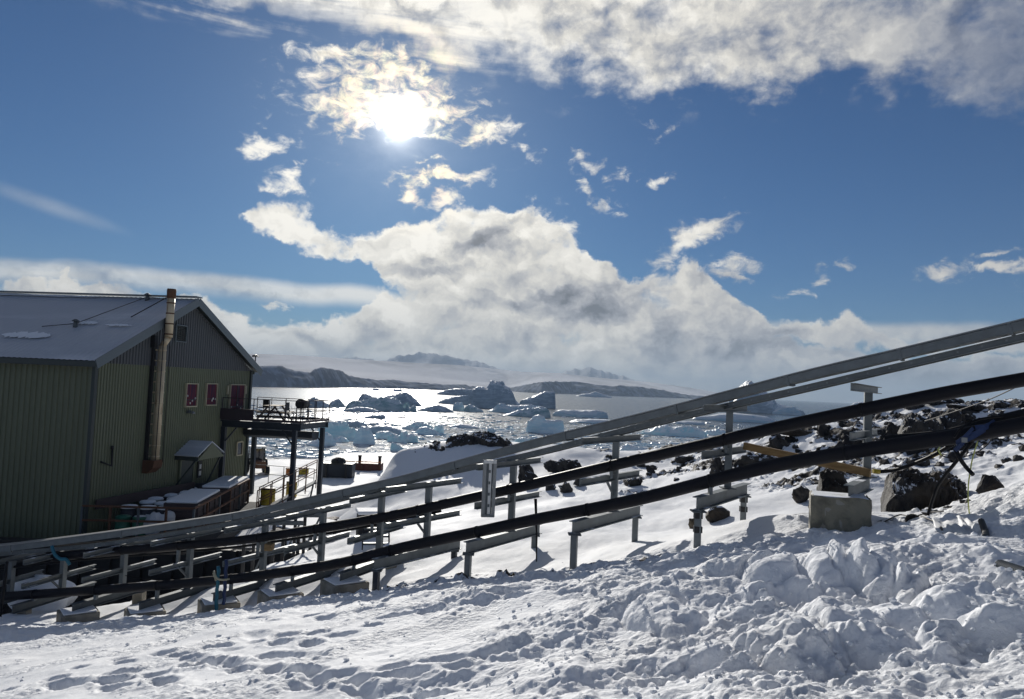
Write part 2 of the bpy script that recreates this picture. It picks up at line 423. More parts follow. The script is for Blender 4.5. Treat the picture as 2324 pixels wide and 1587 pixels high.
M['concrete'] = mat('concrete', (0.30, 0.27, 0.22), 0.9, 0, col2=(0.20, 0.18, 0.14), vscale=3, bump=.4, bscale=22)
M['concrete_snow'] = mat('concrete_dusted', (0.34, 0.32, 0.27), 0.9, 0, col2=(0.24, 0.22, 0.18), vscale=3, bump=.4, bscale=22, snow=.5, snow_n=.9)
M['green'] = mat('green_cladding', (0.130, 0.143, 0.086), 0.55, 0, var=0.16, vscale=1.2, stretch=(1, 1, .15))
M['green_trim'] = mat('dark_green_trim', (0.03, 0.04, 0.038), 0.5)
M['grey_clad'] = mat('slate_grey_cladding', (0.085, 0.090, 0.095), 0.5, 0, var=.15, vscale=1.2, stretch=(1, 1, .15))
M['roof'] = mat('grey_roof_sheet', (0.44, 0.47, 0.52), 0.55, 0.0, col2=(0.66, 0.68, 0.72), vscale=.35, mottle=(.5, .7), stretch=(1, .25, 1))
M['fascia'] = mat('grey_barge_board', (0.12, 0.145, 0.16), 0.5, var=.1)
M['black'] = mat('black_paint', (0.012, 0.012, 0.014), 0.6)
M['flue'] = mat('stained_stainless', (0.60, 0.49, 0.33), 0.45, 0.2, col2=(0.20, 0.11, 0.05), vscale=1.6, mottle=(.5, .78), stretch=(3, 3, .5))
M['rust'] = mat('rusty_steel', (0.12, 0.055, 0.03), 0.8, 0.2, var=.4, bump=.3)
M['glass'] = mat('window_glass', (0.02, 0.02, 0.03), 0.08, 0, spec=.8)
M['curtain'] = mat('magenta_curtain', (0.11, 0.006, 0.016), 0.8, col2=(0.025, 0.004, 0.035), vscale=1.5, stretch=(9, 9, .5))
M['white'] = mat('white_paint', (0.62, 0.62, 0.60), 0.5, var=.1)
M['cream'] = mat('cream_paint', (0.42, 0.38, 0.26), 0.5)
M['plum'] = mat('plum_steelwork', (0.040, 0.028, 0.036), 0.55, .2, var=.3)
M['navy'] = mat('dark_blue_steel', (0.018, 0.024, 0.036), 0.5, .2, var=.3)
M['brown'] = mat('brown_crate_boards', (0.055, 0.038, 0.038), 0.8, var=.35, stretch=(1, 1, 5))
M['timber'] = mat('yellow_timber', (0.27, 0.175, 0.075), 0.75, col2=(0.19, 0.115, 0.045), vscale=3, stretch=(1, 1, 6), bump=.2)
M['yellow'] = mat('yellow_paint', (0.42, 0.31, 0.02), 0.5, var=.25)
M['orange'] = mat('orange_paint', (0.42, 0.13, 0.02), 0.5, var=.25)
M['red'] = mat('red_oxide_steel', (0.10, 0.03, 0.022), 0.7, var=.4)
M['drum_green'] = mat('green_drum', (0.02, 0.14, 0.09), 0.45, var=.2)
M['drum_dark'] = mat('dark_drum', (0.03, 0.035, 0.05), 0.5, var=.2)
M['tarp'] = mat('white_tarp', (0.60, 0.61, 0.62), 0.6, var=.12, bump=.3, bscale=6)
M['blue'] = mat('blue_webbing', (0.008, 0.025, 0.09), 0.55, var=.2)
M['teal'] = mat('blue_green_rope', (0.02, 0.14, 0.20), 0.6, var=.2)
M['hose'] = mat('yellow_green_hose', (0.45, 0.48, 0.14), 0.5)
M['mast'] = mat('pale_pole', (0.4, 0.4, 0.36), .6)
M['gravel'] = mat('dark_gravel', (0.02, 0.02, 0.022), .95, var=.5, vscale=3, bump=.6)

def rock_mat():
    m = bpy.data.materials.new('dark_rock'); m.use_nodes = True; t = NT(m.node_tree); m.node_tree.nodes.clear()
    out = t.new('ShaderNodeOutputMaterial'); b = t.new('ShaderNodeBsdfPrincipled'); t.l.new(b.outputs[0], out.inputs[0])
    g = t.new('ShaderNodeNewGeometry'); P = g.outputs['Position']
    c = t.mix(t.ss(t.noise(P, 2.5, 6, .65), .35, .7), (0.013, 0.013, 0.016), (0.075, 0.068, 0.06))
    c = t.mix(t.ss(t.noise(P, .9, 3, .5), .55, .72), c, (0.07, 0.055, 0.04))
    s = t.new('ShaderNodeSeparateXYZ'); t.l.new(g.outputs['Normal'], s.inputs[0])
    q = t.m('MULTIPLY_ADD', t.sub(t.noise(P, 3.5, 6, .65), .5), 1.5, s.outputs[2])
    k = t.ss(q, .84, .92); c = t.mix(k, c, (.8, .83, .88))
    t.l.new(c, b.inputs['Base Color']); b.inputs['Roughness'].default_value = .75; b.inputs['Specular IOR Level'].default_value = .3
    bn = t.new('ShaderNodeBump'); bn.inputs['Strength'].default_value = .8; bn.inputs['Distance'].default_value = .06
    t.l.new(t.noise(P, 6, 7, .7), bn.inputs['Height']); t.l.new(bn.outputs[0], b.inputs['Normal'])
    return m
M['rock'] = rock_mat()
M['rock_brown'] = mat('brown_rock', (0.11, 0.085, 0.055), .85, col2=(0.035, 0.03, 0.025), vscale=3, bump=.8, bscale=8, snow=.8, snow_n=.98)

def snow_mat():
    m = bpy.data.materials.new('snow'); m.use_nodes = True; t = NT(m.node_tree); m.node_tree.nodes.clear()
    out = t.new('ShaderNodeOutputMaterial'); b = t.new('ShaderNodeBsdfPrincipled'); t.l.new(b.outputs[0], out.inputs[0])
    P = t.new('ShaderNodeNewGeometry').outputs['Position']
    a = t.new('ShaderNodeAttribute'); a.attribute_name = 'bare_dark'
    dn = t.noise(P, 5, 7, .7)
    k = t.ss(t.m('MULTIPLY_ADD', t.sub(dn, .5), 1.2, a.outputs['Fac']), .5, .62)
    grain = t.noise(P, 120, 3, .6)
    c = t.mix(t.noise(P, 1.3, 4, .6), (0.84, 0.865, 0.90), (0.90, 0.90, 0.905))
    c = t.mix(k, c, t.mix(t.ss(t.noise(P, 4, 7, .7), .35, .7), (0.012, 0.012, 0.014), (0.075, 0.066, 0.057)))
    t.l.new(c, b.inputs['Base Color']); b.inputs['Roughness'].default_value = .7; b.inputs['IOR'].default_value = 1.16
    b.inputs['Sheen Weight'].default_value = 0.0
    rg = t.new('ShaderNodeAttribute'); rg.attribute_name = 'rough'; rgf = rg.outputs['Fac']
    bn = t.new('ShaderNodeBump'); bn.inputs['Strength'].default_value = .8; bn.inputs['Distance'].default_value = .02
    cr_ = t.vor(P, 22, 'SMOOTH_F1')
    t.l.new(t.add(t.mul(t.add(t.mul(grain, .35), t.noise(P, 26, 5, .65)), .5), t.mul(rgf, t.add(t.mul(t.noise(P, 11, 7, .7), 2.4), t.mul(cr_, -1.6)))), bn.inputs['Height']); t.l.new(bn.outputs[0], b.inputs['Normal'])
    return m
M['snow'] = snow_mat()

# ------------------------------------------------------------------ ground
def pt(px, py, d): v = at(px, py, d); return (v.x, v.y, v.z - CAMH)
def plane0(X, Y): return -1.6 - .1075 * Y + .221 * X
cps = []
for X in (-9, -6, -3, 0, 3, 6, 9):
    for Y in (-4, 0, 4, 8):
        cps.append((X, Y, plane0(X, Y)))
for X, Y in ((-9, 12), (-5, 11), (-1, 10.5), (3, 9), (7, 10), (12, 6), (12, 12), (-16, 8), (-16, 14), (-22, 4), (22, 4), (18, 10)):
    cps.append((X, Y, max(-7.0, plane0(X, Y))))
vis = [(0, 1408, 16.0), (165, 1422, 15.5), (320, 1408, 15.2), (490, 1396, 14.8), (630, 1374, 14.2), (785, 1352, 13.6), (870, 1344, 13.6), (200, 1420, 16.4), (345, 1405, 16.2), (510, 1392, 15.7), (655, 1372, 15.2), (810, 1348, 14.6), (1068, 1318, 13), (1300, 1294, 12), (1585, 1256, 11),
       (1690, 1192, 13.2), (1800, 1172, 11.6), (1930, 1204, 10.3), (2150, 1190, 10.5), (2323, 1090, 12), (1456, 1232, 14.2), (1232, 1248, 15.2), (1240, 1180, 18), (1200, 1145, 21), (1300, 1105, 25), (1400, 1085, 26), (1450, 1046, 29), (1520, 1056, 28), (1590, 1090, 23),
       (1750, 1110, 18), (1760, 975, 28), (1830, 1010, 24), (1860, 1090, 16), (2000, 935, 31), (2150, 925, 32), (2310, 922, 32), (2200, 1000, 22), (2100, 1140, 13.5), (2290, 1030, 16), (2323, 980, 21),
       (1050, 1003, 31), (1000, 1008, 31), (965, 1014, 31.2), (1150, 1012, 30.5), (925, 1028, 31.5), (890, 1046, 31), (960, 1045, 30), (1100, 1040, 29.5), (1000, 1090, 27.5), (1100, 1100, 26.5), (1000, 1135, 25.6), (900, 1135, 26.5), (920, 1165, 23), (1000, 1175, 22.5), (1130, 1160, 22.5), (1000, 1205, 19), (1150, 1195, 18.5), (862, 1090, 29.5),
       (838, 1150, 31), (870, 1230, 19), (760, 1270, 18.5), (700, 1250, 21), (750, 1190, 28), (1100, 1250, 15.6), (650, 1300, 17), (480, 1350, 17), (350, 1372, 17), (250, 1380, 17.6)]
for p in vis: cps.append(pt(*p))
for p in [(-9.5, 20, -6.5), (-9, 24, -7), (-14, 20, -7), (-6.5, 22, -6.2), (-15, 27, -7), (-11, 27, -6.6), (-13, 38, -6), (-18, 40, -6.2), (-11, 34, -6.1), (-8, 32, -6), (-10, 42, -6), (-16, 52, -6), (-12, 58, -6.1), (-24, 50, -6.3), (-9, 50, -6), (-5.8, 42, -6.6), (-8, 60, -6.8),
          (-2, 45, -7.5), (2, 42, -6.5), (7, 40, -5), (14, 44, -4), (22, 46, -4), (30, 38, -2), (32, 24, 0), (-28, 30, -7), (-28, 20, -7), (-4, 60, -11), (5, 58, -11), (15, 60, -11), (28, 62, -11), (40, 55, -10)]:
    cps.append(p)
cps = np.array(cps)
def tps_fit(c, lam=0.02):
    n = len(c); d = np.sqrt(((c[:, None, :2] - c[None, :, :2]) ** 2).sum(-1)) + 1e-9
    K = d * d * np.log(d); K[np.arange(n), np.arange(n)] = lam
    Pm = np.hstack([np.ones((n, 1)), c[:, :2]])
    A = np.zeros((n + 3, n + 3)); A[:n, :n] = K; A[:n, n:] = Pm; A[n:, :n] = Pm.T
    return np.linalg.solve(A, np.concatenate([c[:, 2], np.zeros(3)]))
tw = tps_fit(cps, 0.03)
def tps(X, Y):
    s = tw[-3] + tw[-2] * X + tw[-1] * Y
    for (cx, cy, _), w in zip(cps, tw[:-3]):
        d2 = (X - cx) ** 2 + (Y - cy) ** 2 + 1e-9; s = s + w * 0.5 * d2 * np.log(d2)
    return s
BX, BY = -17.0, 50.0
def base_h(X, Y):
    X = np.asarray(X, float); Y = np.asarray(Y, float)
    z = tps(X, Y)
    yard = sstep(Y, 30, 36) * sstep(-X - (Y - 34) * .02, 6.0, 8.5)
    z = z * (1 - yard) + (-6.0) * yard
    lf = sstep(-X, 13, 17) * sstep(Y, 12, 20); z = z * (1 - lf) + np.minimum(z, -6.9) * lf
    r = np.sqrt(X * X + Y * Y)
    coast = 66 + 4 * fbm(X * .06, Y * .06, 3) - 10 * sstep(X, -4, 6)
    z = z - sstep(r, coast, coast + 14) * (6 + sstep(r, 70, 100) * 8)
    z = np.clip(z, -16, 4)
    return z
def detail(X, Y, fine=True):
    r = np.sqrt(X * X + Y * Y)
    z = 0.10 * fbm(X * .35 + 3, Y * .35, 3) * sstep(r, 2, 6)
    # position of the churned track along the crest and the churned right side
    s = (Y - (13.6 - .55 * (X + 1.5)))            # >0 beyond the crest line
    s = np.where(X < -2, Y - (14.0 - .28 * (X + 2)), s)
    s = np.where(X > 3, Y - (10.8 + .10 * (X - 3)), s)
    near = sstep(-s, -1.0, .4)                     # 1 in the foreground
    crest = np.exp(-((s + 1.4) / 1.5) ** 2)
    right = sstep(X + .32 * (Y - 6), -1.3, .9) * near
    right = right * (1 - .75 * sstep(X * .8 - Y * .55 + 1.1, .5, 1.6) * sstep(7.5 - Y, 0, 2))
    mod = sstep(fbm(X * .55 + 9, Y * .55 + 4, 3), -.35, .25)
    # lumps
    wx = X + .14 * fbm(X * 2.1, Y * 2.1, 3); wy = Y + .14 * fbm(X * 2.1 + 50, Y * 2.1, 3)
    d1, r1 = worley(wx * 1.45, wy * 1.45); d2, r2 = worley(wx * 3.6 + 7, wy * 3.6); d3, r3 = worley(wx * 8.5, wy * 8.5 + 3)
    l1 = np.sqrt(np.clip(1 - (d1 / .62) ** 2, 0, 1)) * (r1 - .25); l2 = np.sqrt(np.clip(1 - (d2 / .58) ** 2, 0, 1)) * (r2 > .35) * r2
    l3 = np.sqrt(np.clip(1 - (d3 / .5) ** 2, 0, 1)) * (r3 > .55)
    bl = lambda f, o: np.abs(perlin(wx * f + o, wy * f + o * 2))
    sm_ = sstep(fbm(X * .9 + 31, Y * .9, 3), -.15, .2)
    ch = .13 * bl(1.1, 3) + (.35 + .65 * sm_) * (.066 * bl(2.7, 11) + .040 * bl(6.1, 5) + .018 * bl(13, 8) + .05 * fbm(X * 5, Y * 5, 5, .66)) + .13 * fbm(X * .6, Y * .6, 3, .5)
    z = z + right * (.55 + .45 * mod) * ch
    tr = crest * near * (.06 * bl(3.1, 2) + .035 * bl(7, 9) + .035 * fbm(X * 2.6, Y * 2.6, 4, .6))
    z = z + tr
    # small loose crumbs of snow everywhere in the foreground, wind skin on the left
    patch = sstep(fbm(X * .8 - 5, Y * .8, 3), .0, .22)
    z = z + near * (1 - right) * (.010 * fbm(X * 5, Y * 5, 3) + patch * (.03 * bl(7, 1) + .012 * bl(15, 4) + .012 * fbm(X * 4.5, Y * 4.5, 4, .6)))
    # wind drifts
    rd = ridged(X * .32 + .3 * Y * .32, Y * .9 * .32, 3)
    z = z + near * (1 - right) * .05 * rd
    back = (1 - near) * sstep(60 - Y, 0, 10)
    z = z + back * (.32 * fbm(X * .22 + 8, Y * .15, 3) + .05 * fbm(X * 1.1, Y * .7, 4)) * (1 - .85 * sstep(-X, 6, 8) * sstep(Y, 34, 38))
    z = z + back * .10 * sstep(X, 5, 9) * ridged(X * .9, Y * .9, 4)
    return z
RMIN, NR, NC = 0.9, 860, 900
rr = np.concatenate([np.geomspace(RMIN, 2.8, 12, endpoint=False), np.geomspace(2.8, 22, 620, endpoint=False), np.geomspace(22, 38, 130, endpoint=False), np.geomspace(38, 110, NR - 762)])
aa = np.radians(np.concatenate([np.linspace(-100, -42, 40, endpoint=False), np.linspace(-42, 42, NC - 80, endpoint=False), np.linspace(42, 100, 40)]))
A_, R_ = np.meshgrid(aa, rr)
GX, GY = R_ * np.sin(A_), R_ * np.cos(A_)
GZ = base_h(GX, GY) + detail(GX, GY)
def gz(x, y):
    X = np.array([float(x)]); Y = np.array([float(y)])
    return float((base_h(X, Y) + detail(X, Y))[0]) + CAMH
def hits(pts):
    """where view rays through these photo positions meet the ground"""
    ds = np.geomspace(4, 95, 420); out = []
    for px, py in pts:
        v = ray(px, py); X = v.x / v.y * ds; Z = v.z / v.y * ds
        below = Z < base_h(X, ds)
        i = int(np.argmax(below)) if below.any() else len(ds) - 1
        out.append(Vector((X[i], ds[i], gz(X[i], ds[i]))))
    return out
# footprints, sled grooves and shovel marks pressed into the snow
def stamp(x, y, rx, ry, ang, dep, rim=.14):
    global GZ
    j = (np.abs(GX - x) < 1.9 * max(rx, ry)) & (np.abs(GY - y) < 1.9 * max(rx, ry))
    if not j.any(): return
    dx = GX[j] - x; dy = GY[j] - y; c, s = math.cos(ang), math.sin(ang)
    q = ((dx * c + dy * s) / rx) ** 2 + ((-dx * s + dy * c) / ry) ** 2
    q = q * (1 + .3 * perlin(GX[j] * 5, GY[j] * 5) + .4 * perlin(GX[j] * 15, GY[j] * 15))
    big = max(rx, ry) > .24; e_ = np.exp(-q * 1.1) if big else np.exp(-q ** 1.6 * 1.1)
    GZ[j] += -dep * (.55 if big else 1) * e_ + dep * (.10 if big else rim) * np.exp(-((np.sqrt(q) - 1.45) / .34) ** 2)
def block(x, y, rx, ry, ang, hh):
    dx = GX - x; dy = GY - y; c, s = math.cos(ang), math.sin(ang)
    wx_ = .05 * perlin(GX * 3.3, GY * 3.3) + .02 * perlin(GX * 11, GY * 11); a = np.abs((dx * c + dy * s + wx_) / ry); b = np.abs((-dx * s + dy * c + wx_) / rx)
    q = (a ** 3 + b ** 3) ** (1 / 3); k = sstep(-q, -1.3, -.6)
    GZ[...] += k * hh * .62 * (.85 + .3 * fbm(GX * 4, GY * 4, 3)) - .05 * np.exp(-((q - 1.25) / .15) ** 2)
def trail(p0, p1, n, size=.15, dep=.10, wob=.12):
    a, b = hits([p0, p1]); d = b - a; ang = math.atan2(d.y, d.x)
    for i in range(n):
        t = (i + random.uniform(-.2, .2)) / n; s = (1 if i % 2 else -1) * wob
        x = a.x + d.x * t - math.sin(ang) * s; y = a.y + d.y * t + math.cos(ang) * s
        stamp(x, y, size * random.uniform(1, 1.5), size * random.uniform(.55, .8), ang + random.uniform(-.3, .3), dep * random.uniform(.6, 1.2))
trail((30, 1570), (820, 1480), 9, .17, .10); trail((440, 1500), (560, 1530), 2, .2, .16, .05); trail((560, 1530), (900, 1570), 7, .16, .08, .05)
trail((600, 1440), (760, 1500), 5, .18, .12, .1); trail((180, 1560), (430, 1575), 4, .2, .14, .1); trail((700, 1560), (1250, 1480), 9, .15, .07)
trail((820, 1590), (1150, 1530), 5, .2, .10); trail((60, 1440), (900, 1390), 16, .14, .06); trail((900, 1400), (1700, 1290), 16, .15, .07)
trail((200, 1520), (900, 1420), 12, .13, .05); trail((1700, 1300), (2300, 1250), 10, .18, .10); trail((1400, 1550), (2323, 1480), 12, .2, .12)
trail((1600, 1400), (2300, 1380), 10, .22, .16); trail((1900, 1560), (2323, 1540), 4, .25, .08)
for (px, py, rx, ry, dep) in [(1880, 1400, .34, .16, .22), (2190, 1385, .22, .17, .2), (1950, 1505, .4, .18, .2), (1700, 1440, .45, .13, .14), (2060, 1450, .5, .12, .14), (460, 1515, .22, .17, .2), (1250, 1420, .4, .16, .12), (1560, 1480, .35, .12, .12)]:
    h = hits([(px, py)])[0]; stamp(h.x, h.y, rx, ry, random.uniform(-.5, .5), dep)
# upright snow blocks dug out on the right
for (px, py, rx, ry, hh, an) in [(1640, 1345, .40, .30, .16, .5), (1755, 1352, .20, .34, .15, 1.0), (1868, 1345, .15, .34, .17, 1.45), (1930, 1340, .11, .36, .20, 1.5), (1990, 1345, .17, .36, .19, 1.35), (2062, 1365, .10, .34, .15, 1.0), (2190, 1420, .4, .2, .12, .1), (1930, 1450, .5, .16, .12, .1), (1780, 1500, .4, .2, .12, .2), (2250, 1360, .3, .22, .12, 0), (1500, 1430, .4, .2, .1, .3)]:
    h = hits([(px, py)])[0]; block(h.x, h.y, rx, ry, an, hh)
h = hits([(1850, 1325)])[0]; GZ += .26 * np.exp(-((GX - h.x) / 1.9) ** 2 - ((GY - h.y) / .75) ** 2)
h = hits([(2230, 1400)])[0]; GZ += .14 * np.exp(-((GX - h.x) / 1.2) ** 2 - ((GY - h.y) / .6) ** 2)
bare_dark = np.zeros_like(GX)
# near-black ground colour between the pipeline and the building; dirt along the crest
bare_dark += 1.0 * sstep(-GX, 6.2, 7.6) * sstep(GY, 17.9, 19.0) * sstep(27.5 - GY, 0, 1)
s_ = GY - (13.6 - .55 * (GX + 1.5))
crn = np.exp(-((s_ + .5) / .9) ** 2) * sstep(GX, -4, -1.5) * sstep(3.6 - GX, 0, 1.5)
bare_dark += .72 * crn * sstep(fbm(GX * 2.6, GY * 2.6, 4, .6), .08, .22)
bare_dark += .66 * sstep(GX, 5.2, 7) * sstep(GY, 13, 17) * sstep(fbm(GX * .8 + 3, GY * .8, 5, .62), -.07, .07) * sstep(56 - GY, 0, 8)
bare_dark += .62 * sstep(GX, 2.0, 4.2) * sstep(GY, 18, 22) * sstep(fbm(GX * .7 + 13, GY * .7, 5, .62), .08, .2) * sstep(56 - GY, 0, 8)
bare_dark += .5 * sstep(GX, 3.6, 4.6) * sstep(8.5 - GX, 0, 2) * np.exp(-((GY - 11.3) / .9) ** 2) * sstep(fbm(GX * 2.6, GY * 2.6, 4, .6), .05, .2)
rad = np.sqrt(GX**2 + GY**2)
bare_dark += .7 * sstep(rad, 62, 68) * sstep(fbm(GX * .5, GY * .5, 4), -.1, .1)
s2_ = GY - np.where(GX < -2, 14.0 - .28 * (GX + 2), np.where(GX > 3, 10.8 + .10 * (GX - 3), 13.6 - .55 * (GX + 1.5)))
rough_ = np.clip(sstep(GX + .32 * (GY - 6), -1.3, .9) * .8 + np.exp(-((s2_ + 1.4) / 1.6) ** 2) + .8 * sstep(fbm(GX * .8 - 5, GY * .8, 3), .0, .22), 0, 1) * sstep(-s2_, -.8, .3) * (.35 + .65 * sstep(fbm(GX * 1.3, GY * 1.3 + 9, 3), -.2, .15))
bb = sstep(bare_dark, .2, .6)
GZ += bb * .02 * fbm(GX * 9, GY * 9, 3) + bb * (rad > 12) * (rad < 60) * .30 * (ridged(GX * 1.1, GY * 1.1, 5, .6) - .45)
ground = grid_obj('snow_ground', np.stack([GX, GY, GZ + CAMH], -1), NR, NC, M['snow'], attrs={'bare_dark': bare_dark, 'rough': rough_})
tag(ground, kind='structure')

# ------------------------------------------------------------------ sea
def sea_mat():
    m = bpy.data.materials.new('sea'); m.use_nodes = True; t = NT(m.node_tree); m.node_tree.nodes.clear()
    out = t.new('ShaderNodeOutputMaterial'); b = t.new('ShaderNodeBsdfPrincipled'); t.l.new(b.outputs[0], out.inputs[0])
    P = t.new('ShaderNodeNewGeometry').outputs['Position']; s = t.new('ShaderNodeSeparateXYZ'); t.l.new(P, s.inputs[0])
    # brash ice covers the near water, thinning out beyond about 200 m
    edge = t.add(s.outputs[1], t.mul(t.sub(t.noise(t.mapv(P, scl=(.5, 1, 1)), .02, 4, .6), .5), 110))
    edge = t.m('MULTIPLY_ADD', s.outputs[0], -0.35, edge)
    dens = t.ss(edge, 250, 150)
    v = t.vor(P, .55, 'F1'); v2 = t.vor(P, 1.7, 'F1'); n = t.noise(P, .25, 6, .65)
    chunk = t.mx(t.ss(v, .55, .40), t.ss(v2, .5, .36))
    cov = t.mul(t.ss(t.m('MULTIPLY_ADD', n, .6, t.mul(chunk, .5)), t.m('MULTIPLY_ADD', dens, -.72, .98), t.m('MULTIPLY_ADD', dens, -.68, 1.10)), 1.0)
    c = t.mix(cov, (0.018, 0.028, 0.034), t.mix(t.noise(P, .8, 4, .6), (0.52, 0.58, 0.62), (0.78, 0.80, 0.82)))
    wm = t.new('ShaderNodeMixShader'); df = t.new('ShaderNodeBsdfDiffuse'); t.l.new(c, df.inputs[0]); t.l.new(c, b.inputs['Base Color']); b.inputs['Roughness'].default_value = .23
    t.l.new(t.mx(cov, t.mul(dens, .93)), wm.inputs[0]); t.l.new(b.outputs[0], wm.inputs[1]); t.l.new(df.outputs[0], wm.inputs[2]); t.l.new(wm.outputs[0], out.inputs[0])
    b.inputs['IOR'].default_value = 1.33; 
    bn = t.new('ShaderNodeBump'); bn.inputs['Strength'].default_value = .7; bn.inputs['Distance'].default_value = .25
    h = t.add(t.noise(t.mapv(P, scl=(.6, 1.3, 1)), .55, 5, .6), t.mul(t.mul(chunk, dens), .9))
    t.l.new(h, bn.inputs['Height']); t.l.new(bn.outputs[0], b.inputs['Normal'])
    return m
M['sea'] = sea_mat()
mb = MB(); mb.add([(-14000, 20, 0), (14000, 20, 0), (14000, 14000, 0), (-14000, 14000, 0)], [(0, 1, 2, 3)])
tag(mb.build('sea_water', M['sea'], fix=False), kind='structure')
# ------------------------------------------------------------------ ice, glacier, mountains
def ice_mat(name, c1, c2, c3):
    m = bpy.data.materials.new(name); m.use_nodes = True; t = NT(m.node_tree); m.node_tree.nodes.clear()
    out = t.new('ShaderNodeOutputMaterial'); b = t.new('ShaderNodeBsdfPrincipled'); t.l.new(b.outputs[0], out.inputs[0])
    g = t.new('ShaderNodeNewGeometry'); P = g.outputs['Position']
    o = t.new('ShaderNodeTexCoord').outputs['Object']
    band = t.noise(t.mapv(o, rot=(.2, .3, .4), scl=(.5, .5, 2.2)), .45, 5, .6)
    c = t.mix(t.ss(band, .38, .62), c1, c2)
    s = t.new('ShaderNodeSeparateXYZ'); t.l.new(g.outputs['Normal'], s.inputs[0])
    k = t.ss(t.m('MULTIPLY_ADD', t.sub(t.noise(P, .5, 4, .6), .5), .9, s.outputs[2]), .5, .72)
    c = t.mix(k, c, c3)
    t.l.new(c, b.inputs['Base Color']); b.inputs['Roughness'].default_value = .45; b.inputs['Specular IOR Level'].default_value = .35
    bn = t.new('ShaderNodeBump'); bn.inputs['Strength'].default_value = .5; bn.inputs['Distance'].default_value = .5
    t.l.new(t.noise(P, .45, 6, .65), bn.inputs['Height']); t.l.new(bn.outputs[0], b.inputs['Normal'])
    return m
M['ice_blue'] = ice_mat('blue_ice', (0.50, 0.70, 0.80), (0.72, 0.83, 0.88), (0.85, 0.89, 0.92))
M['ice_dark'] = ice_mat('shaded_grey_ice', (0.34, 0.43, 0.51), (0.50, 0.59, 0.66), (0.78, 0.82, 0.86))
M['ice_cyan'] = ice_mat('turquoise_ice', (0.48, 0.78, 0.84), (0.74, 0.88, 0.91), (0.86, 0.92, 0.94))
M['ice_green'] = ice_mat('banded_green_ice', (0.28, 0.46, 0.49), (0.64, 0.74, 0.76), (0.80, 0.86, 0.88))
ICE = 'icebergs and floes drifting in the bay'
def berg(px_prof, base, label, m, thick=.55, rough=.10, name='iceberg', cat='iceberg', seed=0, flat=False):
    """silhouette points (photo) -> a solid of that outline with real thickness, floating at its waterline"""
    xs = [p[0] for p in px_prof]; x0, x1 = min(xs), max(xs); cx = (x0 + x1) / 2
    w = sea(cx, base); d = w.y; sc_ = d / FPX
    # world outline heights along the view-perpendicular axis
    hz = CY + 86.5 + (cx - CX) * math.tan(ROLL)
    Wd = (x1 - x0) * sc_; D = max(Wd * thick, .8)
    pf = sorted((((p[0] - cx) * sc_), max(0.02, (base + (p[0] - cx) * math.tan(ROLL) - p[1]) * sc_)) for p in px_prof)
    px_ = np.array([p[0] for p in pf]); ph = np.array([p[1] for p in pf])
    nu, nv = (64, 26) if Wd / sc_ > 60 else (36, 16)
    u = np.linspace(px_[0] * 1.0, px_[-1] * 1.0, nu); v = np.linspace(-1, 1, nv)
    U, V = np.meshgrid(u, v)
    edge = 1 - np.abs(V)
    hmax = ph.max()
    wob = perlin(U / Wd * 5 + seed * 3.7, V * 1.6 + seed) * Wd * .07
    H = np.interp(U + wob * (np.abs(V)), px_, ph)
    prof = np.clip(edge * 2.6, 0, 1) ** .45
    lump = fbm(U / Wd * 7 + seed * 5.1, V * 2.2 + seed * 2, 5, .6); rdg = ridged(U / Wd * 5 + seed, V * 2 + seed * 1.3, 4)
    H = H * (prof * (.80 + .20 * np.cos(V * 2.2)) * (1 + rough * 3.2 * lump * np.clip(np.abs(V) * 2, .25, 1)) + 0 * rdg) + rough * hmax * .8 * lump * edge
    e2 = np.clip((U - u[0]) / (Wd * .05), 0, 1) * np.clip((u[-1] - U) / (Wd * .05), 0, 1)
    H = H * np.clip(e2, 0, 1) ** .5
    H = np.where((edge < .02) | (e2 < .02), -1.0, np.maximum(H, .03))
    bow = perlin(U / Wd * 3.1 + seed, V * 0 + seed) * .25
    Vv = V * D / 2 * (1 - .55 * (np.abs(U) / (Wd / 2)) ** 2.2) * (1 + bow)
    X = U + .05 * Wd * perlin(U / Wd * 4 + 9, V * 2 + seed); Y = Vv
    az = math.atan2(w.x, w.y)
    o = grid_obj(name, np.stack([X, Y, H], -1), nv, nu, M[m], smooth=False)
    o.location = (w.x, w.y, 0); o.rotation_euler = (0, 0, -az)
    tag(o, label, cat, ICE)
    return o
def z8(pts): return [(665.5 + a * .2603, 774.3 + b * .2603) for a, b in pts]
def z9(pts): return [(1210 + a * .2603, 774.3 + b * .2603) for a, b in pts]
def b8(y): return 774.3 + y * .2603
def dome(x0, x1, top, base, k=7, skew=.5, seed=0):
    r = random.Random(seed); q = []
    for i in range(k + 1):
        t = i / k; a = math.sin(math.pi * t ** (math.log(.5) / math.log(skew))) ** .6
        q.append((x0 + (x1 - x0) * t, base - (base - top) * a * (r.uniform(.72, 1.0) if 0 < i < k else 0)))
    return q
